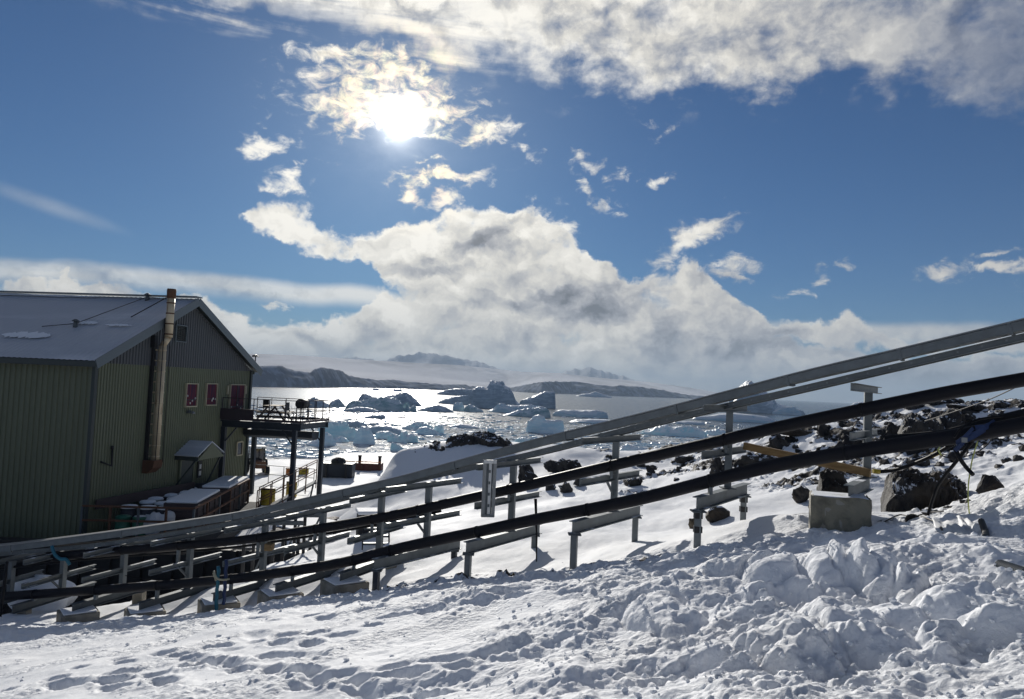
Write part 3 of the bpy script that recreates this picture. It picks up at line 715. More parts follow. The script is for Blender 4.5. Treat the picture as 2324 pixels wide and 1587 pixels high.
B = [
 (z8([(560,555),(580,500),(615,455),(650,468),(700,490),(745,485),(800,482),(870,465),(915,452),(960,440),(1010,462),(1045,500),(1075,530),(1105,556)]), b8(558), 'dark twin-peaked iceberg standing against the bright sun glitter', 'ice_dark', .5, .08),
 (z8([(470,600),(478,545),(520,520),(600,525),(680,500),(760,490),(860,500),(920,520),(980,520),(1060,545),(1070,575),(1000,590),(965,606)]), b8(606), 'banded green iceberg lying in front of the twin-peaked one', 'ice_green', .45, .14),
 (z8([(440,612),(460,592),(560,575),(640,580),(700,595),(755,618)]), b8(620), 'low dark slab at the foot of the banded green iceberg', 'ice_dark', .4, .08),
 (z8([(90,560),(130,520),(175,488),(220,512),(270,535),(310,560),(340,574)]), b8(578), 'small pointed iceberg just behind the top of the balcony railing', 'ice_dark', .6, .1),
 (z8([(300,570),(330,530),(385,502),(410,520),(440,555),(458,570)]), b8(574), 'small ice hump right of the balcony railing corner', 'ice_dark', .6, .12),
 (z8([(595,670),(640,655),(700,642),(780,640),(800,660),(805,672)]), b8(675), 'flat dark floe on the edge of the glitter', 'ice_dark', .5, .05),
 (z8([(806,664),(850,656),(950,656),(998,664)]), b8(668), 'thin pale ice strip right of the flat dark floe', 'ice_dark', .5, .04),
 (z8([(680,430),(700,414),(735,410),(760,426),(860,427),(880,415),(945,416),(948,432)]), b8(436), 'thin saddle-shaped floe near the far glacier front', 'ice_dark', .5, .05),
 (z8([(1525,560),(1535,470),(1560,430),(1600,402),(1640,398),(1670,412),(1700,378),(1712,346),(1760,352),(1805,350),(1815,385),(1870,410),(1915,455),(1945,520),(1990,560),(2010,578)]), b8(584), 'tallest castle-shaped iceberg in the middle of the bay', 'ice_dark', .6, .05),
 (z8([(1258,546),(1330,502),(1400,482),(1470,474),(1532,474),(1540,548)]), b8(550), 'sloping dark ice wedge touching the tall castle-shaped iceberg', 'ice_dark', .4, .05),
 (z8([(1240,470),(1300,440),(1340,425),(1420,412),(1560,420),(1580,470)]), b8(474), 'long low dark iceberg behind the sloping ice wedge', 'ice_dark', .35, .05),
 (z8([(1388,600),(1392,555),(1420,532),(1465,535),(1486,570),(1490,602)]), b8(608), 'rounded pale blue lump in front of the ice wedge', 'ice_blue', .8, .1),
 (z8([(1484,612),(1500,565),(1540,555),(1590,575),(1640,600),(1660,614)]), b8(618), 'white-topped ice hump below the tall castle-shaped iceberg', 'ice_green', .7, .12),
 (z8([(1080,602),(1150,580),(1210,560),(1260,556),(1320,575),(1360,600),(1395,612)]), b8(616), 'low grey iceberg with a long thin tail in the glitter', 'ice_dark', .5, .08),
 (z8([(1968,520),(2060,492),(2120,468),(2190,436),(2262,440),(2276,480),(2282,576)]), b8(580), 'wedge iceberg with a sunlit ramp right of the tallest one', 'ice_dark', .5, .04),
 (z8([(1690,610),(1735,590),(1770,550),(1800,538),(1850,556),(1940,565),(2060,556),(2130,566),(2190,610)]), b8(626), 'long pale blue iceberg in front of the tallest one', 'ice_blue', .35, .12),
 (z8([(1828,650),(1900,620),(1980,600),(2080,585),(2140,572),(2190,576),(2225,610),(2238,650)]), b8(658), 'dark fronted iceberg before the long pale blue one', 'ice_green', .45, .1),
 (z8([(2033,780),(2038,700),(2080,680),(2095,655),(2130,641),(2175,660),(2195,688),(2320,688),(2352,700),(2356,780)]), b8(800), 'blocky flat-topped blue iceberg with a small turret', 'ice_blue', .55, .04),
 (z8([(205,850),(225,760),(290,712),(350,700),(420,702),(462,712),(470,760),(540,758),(545,830)]), b8(850), 'large cyan iceberg right of the balcony deck', 'ice_cyan', .6, .1),
 (z8([(452,745),(470,702),(540,695),(600,705),(640,730),(650,745)]), b8(750), 'grey flat floe behind the large cyan iceberg', 'ice_dark', .5, .06),
 (z8([(640,732),(680,712),(740,714),(756,732)]), b8(736), 'low grey floe right of the grey flat one', 'ice_dark', .5, .06),
 (z8([(95,905),(150,880),(210,850),(240,815),(290,800),(330,830),(350,880),(370,905)]), b8(908), 'pale blue ice mound between the balcony legs', 'ice_blue', .7, .12),
 (z8([(340,875),(370,845),(420,832),(460,850),(482,872)]), b8(878), 'small blue growler right of the pale blue ice mound', 'ice_blue', .8, .12),
 (z8([(520,880),(530,840),(555,780),(590,745),(620,742),(660,770),(690,820),(706,860),(710,885)]), b8(893), 'dome-shaped blue iceberg with a rounded crest', 'ice_blue', .7, .06),
 (z8([(628,790),(650,750),(720,732),(780,732),(860,748),(910,765),(950,795)]), b8(808), 'smooth arched grey iceberg behind the dome-shaped one', 'ice_dark', .5, .04),
 (z8([(712,835),(716,800),(760,786),(830,784),(862,800),(864,838)]), b8(850), 'flat white-topped floe between two blue icebergs', 'ice_blue', .7, .04),
 (z8([(822,850),(830,820),(870,806),(905,818),(925,835),(945,788),(975,784),(990,815),(1030,806),(1070,825),(1082,860)]), b8(878), 'three-lobed cyan iceberg with a small chimney', 'ice_cyan', .6, .08),
 (z8([(845,940),(846,882),(880,884),(915,905),(960,935),(995,948)]), b8(955), 'small blue ice tooth left of the snowy mound', 'ice_cyan', .6, .08),
 (z8([(942,762),(990,738),(1040,722),(1090,710),(1160,722),(1210,745),(1215,765)]), b8(772), 'jagged cyan ice ridge in the middle distance', 'ice_cyan', .5, .14),
 (z8([(1065,800),(1080,770),(1110,750),(1160,746),(1210,765),(1240,790),(1280,805)]), b8(815), 'broad blue ice mound in front of the jagged ridge', 'ice_blue', .6, .08),
 (z8([(1215,780),(1235,742),(1270,732),(1292,732),(1306,760),(1312,805)]), b8(812), 'cyan ice stump right of the broad blue mound', 'ice_cyan', .9, .1),
 (z8([(1350,740),(1400,735),(1440,722),(1490,725),(1560,742),(1620,750)]), b8(757), 'long low grey floe above the dark mound rocks', 'ice_dark', .4, .08),
 (z8([(1690,785),(1700,760),(1725,752),(1750,768),(1764,790)]), b8(796), 'tiny pale blue growler above the dark mound rocks', 'ice_blue', .9, .1),
 (z8([(1935,880),(1950,850),(2000,840),(2050,850),(2068,876)]), b8(888), 'turquoise growler just above the cable tray', 'ice_cyan', .8, .08),
 (z9([(180,640),(190,605),(260,598),(400,602),(540,600),(620,622),(650,648)]), b8(660), 'flat tabular floe with a snowy lip left of the tray', 'ice_blue', .5, .05),
 (z9([(310,705),(380,685),(500,680),(620,682),(690,690),(700,705)]), b8(714), 'thin white floe under the flat tabular one', 'ice_blue', .6, .04),
 (z9([(365,484),(430,462),(490,452),(540,440),(600,462),(680,484)]), b8(487), 'distant low white iceberg near the right glacier cliff', 'ice_blue', .4, .06),
 (z9([(945,805),(960,780),(1020,772),(1080,745),(1140,732),(1200,755),(1260,745),(1330,735),(1400,750),(1440,775),(1480,790),(1490,815)]), b8(822), 'turquoise jagged iceberg between two pipe supports', 'ice_cyan', .5, .12),
 (z9([(1480,810),(1510,780),(1560,772),(1610,765),(1660,775),(1690,815)]), b8(820), 'pale crumbled iceberg right of the turquoise jagged one', 'ice_blue', .7, .14),
 (z9([(1390,680),(1440,662),(1560,650),(1620,632),(1760,626),(1900,640),(2020,655),(2100,690)]), b8(698), 'long ramp-like iceberg behind the tall steel post', 'ice_blue', .4, .04),
 (z9([(1200,718),(1240,700),(1340,698),(1460,704),(1490,718)]), b8(722), 'thin snowy floe left of the tall steel post', 'ice_blue', .6, .04),
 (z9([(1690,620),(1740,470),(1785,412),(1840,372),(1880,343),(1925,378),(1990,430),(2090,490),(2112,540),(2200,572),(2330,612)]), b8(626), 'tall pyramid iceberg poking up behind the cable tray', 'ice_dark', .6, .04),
 (z9([(135,1028),(150,1000),(185,985),(225,1000),(245,1030)]), b8(1036), 'turquoise growler between tray and upper black pipe', 'ice_cyan', .9, .08),
 (z9([(740,950),(780,915),(830,895),(880,915),(940,925),(1020,950)]), b8(962), 'small broken blue ice piece right of a grey post', 'ice_blue', .6, .15),
 ([(1834, 978), (1845, 966), (1862, 961), (1880, 966), (1893, 979)], 981, 'cyan growler beyond the black rocks on the right', 'ice_cyan', .8, .1),
 ([(1754, 936), (1775, 924), (1800, 923), (1815, 938)], 941, 'low blue floe between the tray and upper pipe on the right', 'ice_blue', .5, .06),
 ([(1925, 925), (1940, 914), (1956, 912), (1975, 926)], 929, 'white iceberg tip behind the T-shaped post head', 'ice_blue', .5, .06),
 (z8([(430,1015),(460,985),(500,962),(530,975),(560,1005),(572,1018)]), b8(1024), 'pale growler close to shore behind the black skip', 'ice_blue', .8, .15),
 (z8([(630,995),(660,975),(700,962),(740,978),(765,998)]), b8(1004), 'pale crumbled growler behind the jetty bollards', 'ice_blue', .8, .15),
 (z8([(1300,1115),(1340,1090),(1380,1100),(1400,1118)]), b8(1122), 'faint growler hidden behind the snowy mound', 'ice_blue', .8, .15),
]
for i, (pf, base, lab, m, th, ro) in enumerate(B[:-1]):
    nm = 'ice_floe' if ('floe' in lab or 'strip' in lab or 'slab' in lab) else 'growler' if 'growler' in lab else 'iceberg'
    berg(pf, base, lab, m, th, ro, nm, nm.replace('_', ' '), i + 1)
# brash ice
def brash():
    r = np.random.RandomState(5); mb = MB(); n = 0
    for i in range(14000):
        px = r.uniform(560, 2000); t = r.rand() ** 1.15; dep = 178 - 118 * t      # px below horizon
        d = CAMH * FPX / dep; X = (px - CX) / FPX * d
        q = fbm(np.array([X * .035]), np.array([d * .03]), 3)[0]
        if r.rand() > .45 + 1.3 * q + (.25 if d < 160 else 0): continue
        s = (.10 + .30 * r.rand() ** 4) * (1.4 + d / 220); k = r.randint(4, 7); a0 = r.rand() * 6.28
        ang = a0 + np.sort(r.rand(k)) * 6.28; h = s * r.uniform(.18, .5)
        lo = [(X + s * 1.5 * math.cos(a), d + s * math.sin(a), -.05) for a in ang]
        hi = [(X + s * 1.1 * math.cos(a) + r.uniform(-.1, .1) * s, d + s * .7 * math.sin(a), h * r.uniform(.6, 1.2)) for a in ang]
        mb.add(lo + hi, [(j, (j + 1) % k, k + (j + 1) % k, k + j) for j in range(k)] + [tuple(range(k, 2 * k))]); n += 1
    o = mb.build('brash_ice', M['ice_blue'], fix=False); tag(o, 'small broken white ice pieces covering the near water', 'brash ice', kind='stuff')
brash()

# glacier: shoreline, cliff and long smooth snow dome
def land_mat(name, snow, dark, cl):
    m = bpy.data.materials.new(name); m.use_nodes = True; t = NT(m.node_tree); m.node_tree.nodes.clear()
    out = t.new('ShaderNodeOutputMaterial'); b = t.new('ShaderNodeBsdfPrincipled'); t.l.new(b.outputs[0], out.inputs[0])
    P = t.new('ShaderNodeNewGeometry').outputs['Position']
    a = t.new('ShaderNodeAttribute'); a.attribute_name = 'bare_dark'
    n = t.noise(t.mapv(P, scl=(1, 1, 4)), .012, 7, .65); n2 = t.noise(t.mapv(P, scl=(1, .25, 1)), .004, 5, .6)
    k = t.ss(t.m('MULTIPLY_ADD', t.sub(n, .5), cl, a.outputs['Fac']), .45, .6)
    c = t.mix(t.ss(n2, .4, .65), snow, tuple(x * .72 for x in snow)); c = t.mix(k, c, t.mix(t.ss(t.noise(P, .05, 5, .7), .45, .6), dark, tuple(x * 1.8 for x in dark)))  # grey streak shading mixed into the snow colour
    t.l.new(c, b.inputs['Base Color']); b.inputs['Roughness'].default_value = .9; b.inputs['Specular IOR Level'].default_value = 0.0
    return m
M['glacier'] = land_mat('glacier_snow', (0.86, 0.87, 0.90), (0.22, 0.24, 0.28), .8)
M['mountain'] = land_mat('far_mountain_snow', (0.88, 0.88, 0.90), (0.45, 0.46, 0.5), 2.2)
def ribbon(name, rows, mat_, n=420, attr=None, amp=None, label=None):
    """rows: list of (px points, function px->distance) from front to back"""
    x0, x1 = rows[0][0][0][0], rows[0][0][-1][0]; px = np.linspace(x0, x1, n); G = []; A = []
    for ri, (pts, dist) in enumerate(rows):
        xp = [p[0] for p in pts]; yp = [p[1] for p in pts]; y = np.interp(px, xp, yp)
        row = []
        for k in range(n):
            v = ray(px[k], y[k]); d = dist(px[k]); s = d / v.y; row.append((v.x * s, d, CAMH + v.z * s))
        G.append(row)
    return np.array(G)
shore = [(380, 872), (575, 878.5), (700, 881), (788, 880.5), (905, 883), (1000, 886), (1150, 888), (1230, 893), (1300, 894.5), (1400, 899), (1500, 902.5), (1570, 905), (1640, 907.5), (1760, 912)]
cliff = [(380, 815), (575, 832), (640, 832), (668, 842), (705, 846), (715, 838), (735, 836), (770, 840), (790, 852), (850, 863), (900, 864), (975, 872), (1050, 874), (1100, 880), (1160, 880), (1205, 872), (1236, 867), (1300, 866), (1360, 874), (1392, 877), (1444, 877), (1520, 889), (1574, 898), (1640, 904), (1760, 909)]
crest2 = [(380, 826), (575, 836), (700, 836), (830, 846), (950, 853), (1080, 868), (1180, 868), (1250, 858), (1340, 862), (1450, 872), (1540, 886), (1640, 901), (1760, 909)]
domet = [(380, 800), (575, 803), (665, 806), (796, 815), (926, 823), (1043, 829), (1186, 844), (1270, 847), (1340, 856), (1470, 867), (1574, 881), (1627, 891), (1700, 901), (1760, 908)]
def shore_d(px):
    y = np.interp(px, [p[0] for p in shore], [p[1] for p in shore]); v = ray(px, y); return -CAMH / v.z * v.y
G = ribbon('g', [(shore, shore_d), (shore, lambda p: shore_d(p) * 1.004), (cliff, lambda p: shore_d(p) * 1.05), (crest2, lambda p: shore_d(p) * 1.35), (domet, lambda p: shore_d(p) * 2.4)], None)
G[0, :, 2] = -3; G[1, :, 2] = 0.5
rows = [G[0], G[1]]; shade_rows = [np.full(G.shape[1], .6)] * 2
NI = [10, 14, 34]
for seg, ni in enumerate(NI):
    a, b = G[seg + 1], G[seg + 2]
    for i in range(1, ni + 1):
        t = i / ni; tz = t ** .75 if seg == 0 else (t if seg == 1 else math.sin(t * math.pi / 2) ** 1.0)
        r = a * (1 - t) + b * t; r[:, 2] = a[:, 2] * (1 - tz) + b[:, 2] * tz
        env = .6 if seg == 0 else .5 * (1 - t) if seg == 1 else math.sin(t * math.pi) * .9
        f = r[:, 1] / 900.0
        r[:, 2] += env * (5.5 if seg < 2 else 4.5) * f * fbm(r[:, 0] / 90.0, r[:, 1] / (55.0 if seg < 2 else 260.0), 5, .6)
        if seg == 0: r[:, 1] += 8 * perlin(r[:, 0] / 30.0, np.full(len(r), t * 3))
        r[:, 2] = np.minimum(r[:, 2], CAMH + (G[4][:, 2] - CAMH) / G[4][:, 1] * r[:, 1] + 0) if seg == 2 else r[:, 2]
        rows.append(r); shade_rows.append(np.full(len(r), .66 if seg == 0 else .3 * (1 - t) + .05 if seg == 1 else .0))  # cliff rows take the dark colour: backlit shade painted into the ice
last = rows[-1].copy(); last[:, 1] *= 1.6; last[:, 0] *= 1.6; last[:, 2] = -5; rows.append(last); shade_rows.append(np.zeros(len(last)))
Gm = np.array(rows)
tag(grid_obj('glacier', Gm, Gm.shape[0], Gm.shape[1], M['glacier'], attrs={'bare_dark': np.array(shade_rows)}), kind='structure')
# far snowy mountains under the cloud
def mountains(ridge, d, seed, name='mountains'):
    n = 260; x0, x1 = ridge[0][0], ridge[-1][0]; px = np.linspace(x0, x1, n); rows = []; bb = []
    top = np.interp(px, [p[0] for p in ridge], [p[1] for p in ridge]); top = 868 - (868 - top) * .62 + 5 * perlin(px / 16.0, px * 0 + seed) + 1.5 * perlin(px / 6.0, px * 0 + seed)
    P = np.array([at(p, y, d) for p, y in zip(px, top)])
    for i, t in enumerate(np.linspace(0, 2, 36)):
        k = 1 - abs(1 - t); r = P.copy(); r[:, 1] = d + (t - 1) * d * .22; r[:, 0] = P[:, 0] * r[:, 1] / d
        hh = P[:, 2] * (k ** 1.2); rr_ = ridged(r[:, 0] / (d * .05) + seed, r[:, 1] / (d * .05), 5, .55)
        r[:, 2] = hh * (1 + .95 * (rr_ - .75) * (1 - k) * 1.4) - 3; rows.append(r); bb.append(.38 + .25 * (rr_ - .6))
    Gm = np.array(rows); tag(grid_obj(name, Gm, Gm.shape[0], n, M['mountain'], attrs={'bare_dark': np.array(bb)}), kind='structure')
mountains([(560, 820), (690, 806), (715, 790), (745, 778), (790, 770), (830, 777), (868, 786), (900, 768), (950, 752), (1000, 760), (1045, 775), (1090, 790), (1120, 806), (1150, 826), (1210, 846), (1260, 850)], 5200, 3)
mountains([(1080, 850), (1180, 830), (1230, 838), (1290, 822), (1340, 808), (1400, 835), (1445, 860), (1520, 880), (1600, 893)], 6200, 9)
# ------------------------------------------------------------------ green building
AX, AY = -15.0, 27.0
gdir = Vector((.14, .99, 0)).normalized(); ldir = Vector((-gdir.y, gdir.x, 0)); BRZ = math.atan2(gdir.y, gdir.x)
GL, LL = 11.6, 34.0                                   # gable width, length
ZE, ZR, ZB = CAMH + .30, CAMH + 3.05, CAMH - 7.3      # eaves, ridge, bottom
BM = Matrix.Translation((AX, AY, 0)) @ Matrix.Rotation(BRZ, 4, 'Z'); BMi = BM.inverted()
def wall_hit(px, py, off=0.0):
    """photo position -> (a, z) on the gable wall (off = metres in front of it)"""
    v = ray(px, py); n = -ldir; p0 = Vector((AX, AY, 0)) + n * off
    o = Vector((0, 0, CAMH)); s = (p0 - o).dot(n) / v.dot(n); p = o + v * s; l = BMi @ p
    return l.x, l.z
bld = thing('green_building', 'large two-storey green corrugated building with grey gable and snowy roof', 'building', (AX, AY, 0), BRZ)
def corr(name, p0, p1, zfun0, zfun1, nrm, m, pitch=.16, depth=.035):
    """corrugated sheet between two points, trapezoid ribs; z range by functions of the distance"""
    p0, p1 = Vector(p0), Vector(p1); L = (p1 - p0).length; d = (p1 - p0) / L; nrm = Vector(nrm); mb = MB(); n = int(L / pitch); vs = []
    st = []
    for i in range(n):
        s = i * L / n; w = L / n
        st += [(s, 0), (s + w * .38, 0), (s + w * .5, depth), (s + w * .88, depth)]
    st.append((L, 0))
    for s, q in st:
        b = p0 + d * s + nrm * q; vs += [(b.x, b.y, zfun0(s)), (b.x, b.y, zfun1(s))]
    mb.add(vs, [(2*i, 2*i+2, 2*i+3, 2*i+1) for i in range(len(st) - 1)])
    return mb.build(name, m, bld, fix=False)
gable = lambda s: ZE + (ZR - ZE) * (1 - abs(s / GL - .5) * 2)
corr('gable_wall', (0, 0, 0), (GL, 0, 0), lambda s: ZB, lambda s: ZE - .05, (0, -1, 0), M['green'])
corr('gable_cladding', (0, -.02, 0), (GL, -.02, 0), lambda s: ZE - .05, gable, (0, -1, 0), M['grey_clad'], .18, .045)
corr('side_wall', (0, LL, 0), (0, 0, 0), lambda s: ZB, lambda s: ZE + .1, (-1, 0, 0), M['green'], .22, .045)
mb = MB(); mb.box((GL, LL / 2, (ZB + ZE) / 2), (.06, LL, ZE - ZB)); mb.box((GL / 2, LL, (ZB + ZE) / 2), (GL, .06, ZE - ZB)); mb.build('rear_wall', M['green'], bld)
for a, b in ((0, -.055), (GL, -.055)):
    mb = MB(); mb.box((a, b, (ZB + ZE) / 2), (.16, .13, ZE - ZB)); mb.build('corner_trim', M['green_trim'], bld)
# roof: two corrugated slopes with overhang
OV, OE = .42, .45
def roof_slope(side):
    mb = MB(); pit = .22; n = int((LL + OV) / pit); sl_ = (ZR - ZE) / (GL / 2)
    e = -OE if side == 0 else GL + OE; ze = ZE - OE * sl_ + .22; zr = ZR + .22
    vs = []
    st = []
    for i in range(n):
        s = -OV + i * pit; st += [(s, 0), (s + pit * .45, 0), (s + pit * .55, .012), (s + pit * .9, .012)]
    for s, q in st: vs += [(e, s, ze + q), (GL / 2, s, zr + q)]
    mb.add(vs, [(2*i, 2*i+2, 2*i+3, 2*i+1) for i in range(len(st) - 1)])
    mb.build('roof', M['roof'], bld, fix=False)
roof_slope(0); roof_slope(1)
mb = MB(); mb.box((GL / 2, LL / 2 - OV / 2, ZR + .30), (.5, LL + OV, .05)); mb.build('ridge_cap', M['fascia'], bld)
sl_ = (ZR - ZE) / (GL / 2)
mb = MB()
for a0, a1 in ((-OE, GL / 2), (GL + OE, GL / 2)):
    mb.bar((a0, -OV, ZE - OE * sl_ + .10), (a1, -OV, ZR + .10), .04, .34, up=(0, 0, 1))
mb.build('barge_board', M['fascia'], bld)
mb = MB()
for a0, a1 in ((-OE, GL / 2), (GL + OE, GL / 2)):
    mb.bar((a0, -OV / 2, ZE - OE * sl_ + .13), (a1, -OV / 2, ZR + .13), OV, .02)
mb.build('soffit', M['green_trim'], bld)
mb = MB(); mb.box((-OE + .02, LL / 2 - OV / 2, ZE - OE * sl_ + .10), (.07, LL + OV, .20)); mb.box((-OE / 2, LL / 2, ZE - .08), (OE, LL, .03)); mb.box((-.08, LL / 2, ZE - .02), (.12, LL, .24)); mb.build('gutter', M['green_trim'], bld)
mb = MB(); mb.box((GL + OE, LL / 2, ZE - OE * sl_ + .10), (.12, LL, .16)); mb.build('gutter', M['green_trim'], bld)
# snow left on the roof
mb = MB()
def roof_pt(s, t, lift=.29):      # s along length, t 0 eaves .. 1 ridge, near slope
    a = -OE + (GL / 2 + OE) * t; return (a, s, ZE - OE * sl_ + (ZR - ZE + OE * sl_) * t + lift)
r = random.Random(3)
for (s0, s1, t0, t1) in [(.4, 1.6, .46, .50), (2.0, 3.2, .47, .53), (2.9, 5.0, .22, .34), (9.5, 21, .86, .98), (4, 15, .93, .985), (11, 16, .78, .84), (17, 33, .72, .97)]:
    n = 22; top = []; bot = []
    for i in range(n + 1):
        s = s0 + (s1 - s0) * i / n; w = math.sin(math.pi * i / n) ** .5
        top.append(roof_pt(s, (t0 + t1) / 2 + (t1 - t0) / 2 * w * r.uniform(.5, 1.1))); bot.append(roof_pt(s, (t0 + t1) / 2 - (t1 - t0) / 2 * w * r.uniform(.3, 1.1)))
    mb.add(bot + top, [(i, i + 1, n + 2 + i, n + 1 + i) for i in range(n)])
mb.build('roof_snow', M['snow'], bld, fix=False)
# roof fittings
def roof_hit(px, py, lift=.27):
    v = ray(px, py); n0 = (BM.to_3x3() @ Vector((-(sl_), 0, 1))).normalized(); p0 = BM @ Vector(roof_pt(3, .5, lift)); o = Vector((0, 0, CAMH))
    s = (p0 - o).dot(n0) / v.dot(n0); return BMi @ (o + v * s)
for (px, py) in ((334, 678), (171, 738)):
    v = ray(px, py); n0 = (BM.to_3x3() @ Vector((-(sl_), 0, 1))).normalized(); p0 = BM @ Vector(roof_pt(3, .5, .3)); o = Vector((0, 0, CAMH))
    s = (p0 - o).dot(n0) / v.dot(n0); l = BMi @ (o + v * s)
    mb = MB(); mb.tube([(l.x, l.y, l.z - .1), (l.x, l.y, l.z + .16)], [.09, .07], 8); mb.lathe((l.x, l.y, l.z + .14), [(.13, 0), (.15, .03), (.04, .1)], 10); mb.build('roof_vent', M['galv_dark'], bld)
    if px == 334: RV = l.copy()
    else: RV2 = l.copy()
mb = MB(); a, z = wall_hit(372, 676, .4)
mb.tube([(a, -.5, z), roof_hit(297, 720)], .022, 6); mb.tube([RV + Vector((0, 0, .08)), RV2 + Vector((0, 0, .06)), roof_hit(95, 741)], .016, 6); mb.tube([RV + Vector((0, 0, .08)), (a, -.5, z - .05)], .014, 6)
mb.build('guy_wire', M['black'], bld)
# windows
def window(px0, px1, py0, py1, door=False):
    a0, z1 = wall_hit(px0, py0, .05); a1, z0 = wall_hit(px1, py1, .05); c = ((a0 + a1) / 2, -.03, (z0 + z1) / 2); w, h = a1 - a0, z1 - z0
    e = thing('balcony_door' if door else 'window', None, None); e.parent = bld; e.location = c
    mb = MB()
    for s in (-1, 1): mb.box((s * (w / 2 + .02), -.05, 0), (.04, .09, h + .08))
    mb.box((0, -.05, h / 2 + .02), (w, .09, .04)); mb.box((0, -.06, -h / 2 - .025), (w, .12, .05))
    mb.build('frame', M['cream'], e)
    mb = MB()
    if door: mb.box((0, -.055, 0), (.07, .03, h)); mb.box((0, -.055, -h * .12), (w, .03, .06))
    else: mb.box((0, -.055, -h * .22), (w, .03, .05))
    mb.build('glazing_bar', M['plum'], e)
    mb = MB(); mb.box((0, -.035, 0), (w, .012, h)); mb.build('pane', M['curtain'], e)
    mb = MB(); q = random.Random(int(px0))
    for i in range(6 if door else 4): mb.lathe((q.uniform(-.4, .4) * w, -.065, q.uniform(-.42, -.05) * h), [(.012, 0), (.03, .02), (.028, .06), (.01, .09)], 8)
    mb.build('ornament', M['white'], e)
window(422, 443, 872, 921); window(468, 488, 872, 918); window(522, 549, 874, 952, True)
mb = MB()
for px in (516, 557):
    a, z = wall_hit(px, 885, .06); mb.box((a, -.08, z), (.07, .07, .42))
mb.build('door_post', M['cream'], bld)
# louvre, lamp, bracket
a0, z1 = wall_hit(397, 737, .05); a1, z0 = wall_hit(419, 777, .05)
e = thing('vent_louvre', None, None); e.parent = bld; e.location = ((a0 + a1) / 2, -.05, (z0 + z1) / 2)
mb = MB(); w, h = a1 - a0, z1 - z0
for s in (-1, 1): mb.box((s * w / 2, -.05, 0), (.04, .08, h)); mb.box((0, -.05, s * h / 2), (w, .08, .04))
mb.build('frame', M['fascia'], e)
mb = MB()
for i in range(9): mb.box((0, -.04, -h / 2 + h * (i + .5) / 9), (w, .07, .015), Matrix.Rotation(.6, 3, 'X'))
mb.build('slat', M['green_trim'], e)
mb = MB(); mb.box((0, -.005, 0), (w, .01, h)); mb.build('backing', M['black'], e)
a, z = wall_hit(430, 935, .15); e = thing('wall_lamp', None, None); e.parent = bld; e.location = (a, -.05, z)
mb = MB(); mb.box((0, -.06, 0), (.16, .12, .12)); mb.tube([(0, -.1, 0), (.04, -.2, .05)], .015, 6); mb.build('bracket', M['galv_dark'], e)
mb = MB(); mb.lathe((.05, -.23, -.08), [(.09, 0), (.10, .03), (.05, .1), (.02, .12)], 12); mb.build('lamp_shade', M['zinc'], e)
a, z = wall_hit(254, 1030, .1); a2, z2 = wall_hit(228, 1047, .1)
mb = MB(); mb.tube([(a - .03, -.12, z + .2), (a, -.12, z - .45), (a2, -.12, z2 - .02)], .035, 8); mb.lathe((a - .03, -.12, z + .18), [(.06, 0), (.06, .12)], 8); mb.build('wall_pipe', M['black'], bld)
mb = MB(); mb.tube([(GL - .2, -.35, ZE + .35), (GL - .2, -.35, ZE + .75)], .03, 8); mb.tube([(GL - .35, -.35, ZE + .75), (GL + .15, -.35, ZE + .72)], .025, 8)
mb.tube([(GL - .5, -.35, ZE + .72), (GL - .1, -.35, ZE + .78)], .05, 8); mb.build('eaves_bracket', M['black'], bld)
# flue
e = thing('flue', None, None); e.parent = bld
a, zt = wall_hit(379.5, 656, .42); _, zb1 = wall_hit(376, 766, .42); a2, zb2 = wall_hit(366, 785, .3); a3, z3 = wall_hit(350, 1048, .3)
rf = .155
mb = MB(); mb.tube([(a, -.62, zb1), (a, -.62, zt - .35)], rf, 18); mb.tube([(a, -.62, zb1), (a2, -.36, zb2)], rf * .8, 16); mb.tube([(a2, -.36, zb2), (a2, -.36, z3)], rf, 18)
mb.build('flue_pipe', M['flue'], e)
mb = MB(); mb.lathe((a, -.62, zt - .38), [(rf * 1.12, 0), (rf * 1.16, .3), (rf * 1.1, .38), (rf * .6, .38)], 18); mb.build('cap', M['rust'], e)
L1 = np.linspace(zb1 + .1, zt - .6, 4); L2 = np.linspace(z3 + .2, zb2 - .2, 11)
for z in L1:
    mb = MB(); mb.lathe((a, -.62, z), [(rf * 1.07, 0), (rf * 1.07, .05)], 18); mb.build('joint_band', M['rust'], e)
for z in L2:
    mb = MB(); mb.lathe((a2, -.36, z), [(rf * 1.07, 0), (rf * 1.07, .05)], 18); mb.box((a2 - .12, -.1, z + .02), (.05, .2, .05)); mb.box((a2 + .12, -.1, z + .02), (.05, .2, .05)); mb.build('joint_band', M['flue'], e)
mb = MB(); mb.box((a2 - .22, -.1, (zb2 + z3) / 2), (.13, .12, zb2 - z3)); mb.box((a2 - .24, -.14, zb2 + .15), (.2, .18, .5)); mb.build('dark_strip', M['black'], e)  # black strip down the left side of the flue
mb = MB(); mb.prof((a2 - .34, -.3, z3 - .12), (a2 + .26, -.3, z3 - .12), [(-.26, .2), (.26, .2), (.2, -.1), (-.05, -.32), (-.26, -.32)]); mb.build('base_box', M['rust'], e, .01)
mb = MB(); mb.tube([(a2 - .18, -.5, zt - 1.2), (a2 - .2, -.5, z3)], .018, 6); mb.tube([(a2 + .2, -.56, zb2), (a2 + .2, -.56, z3)], .016, 6); mb.build('cable_conduit', M['black'], e)
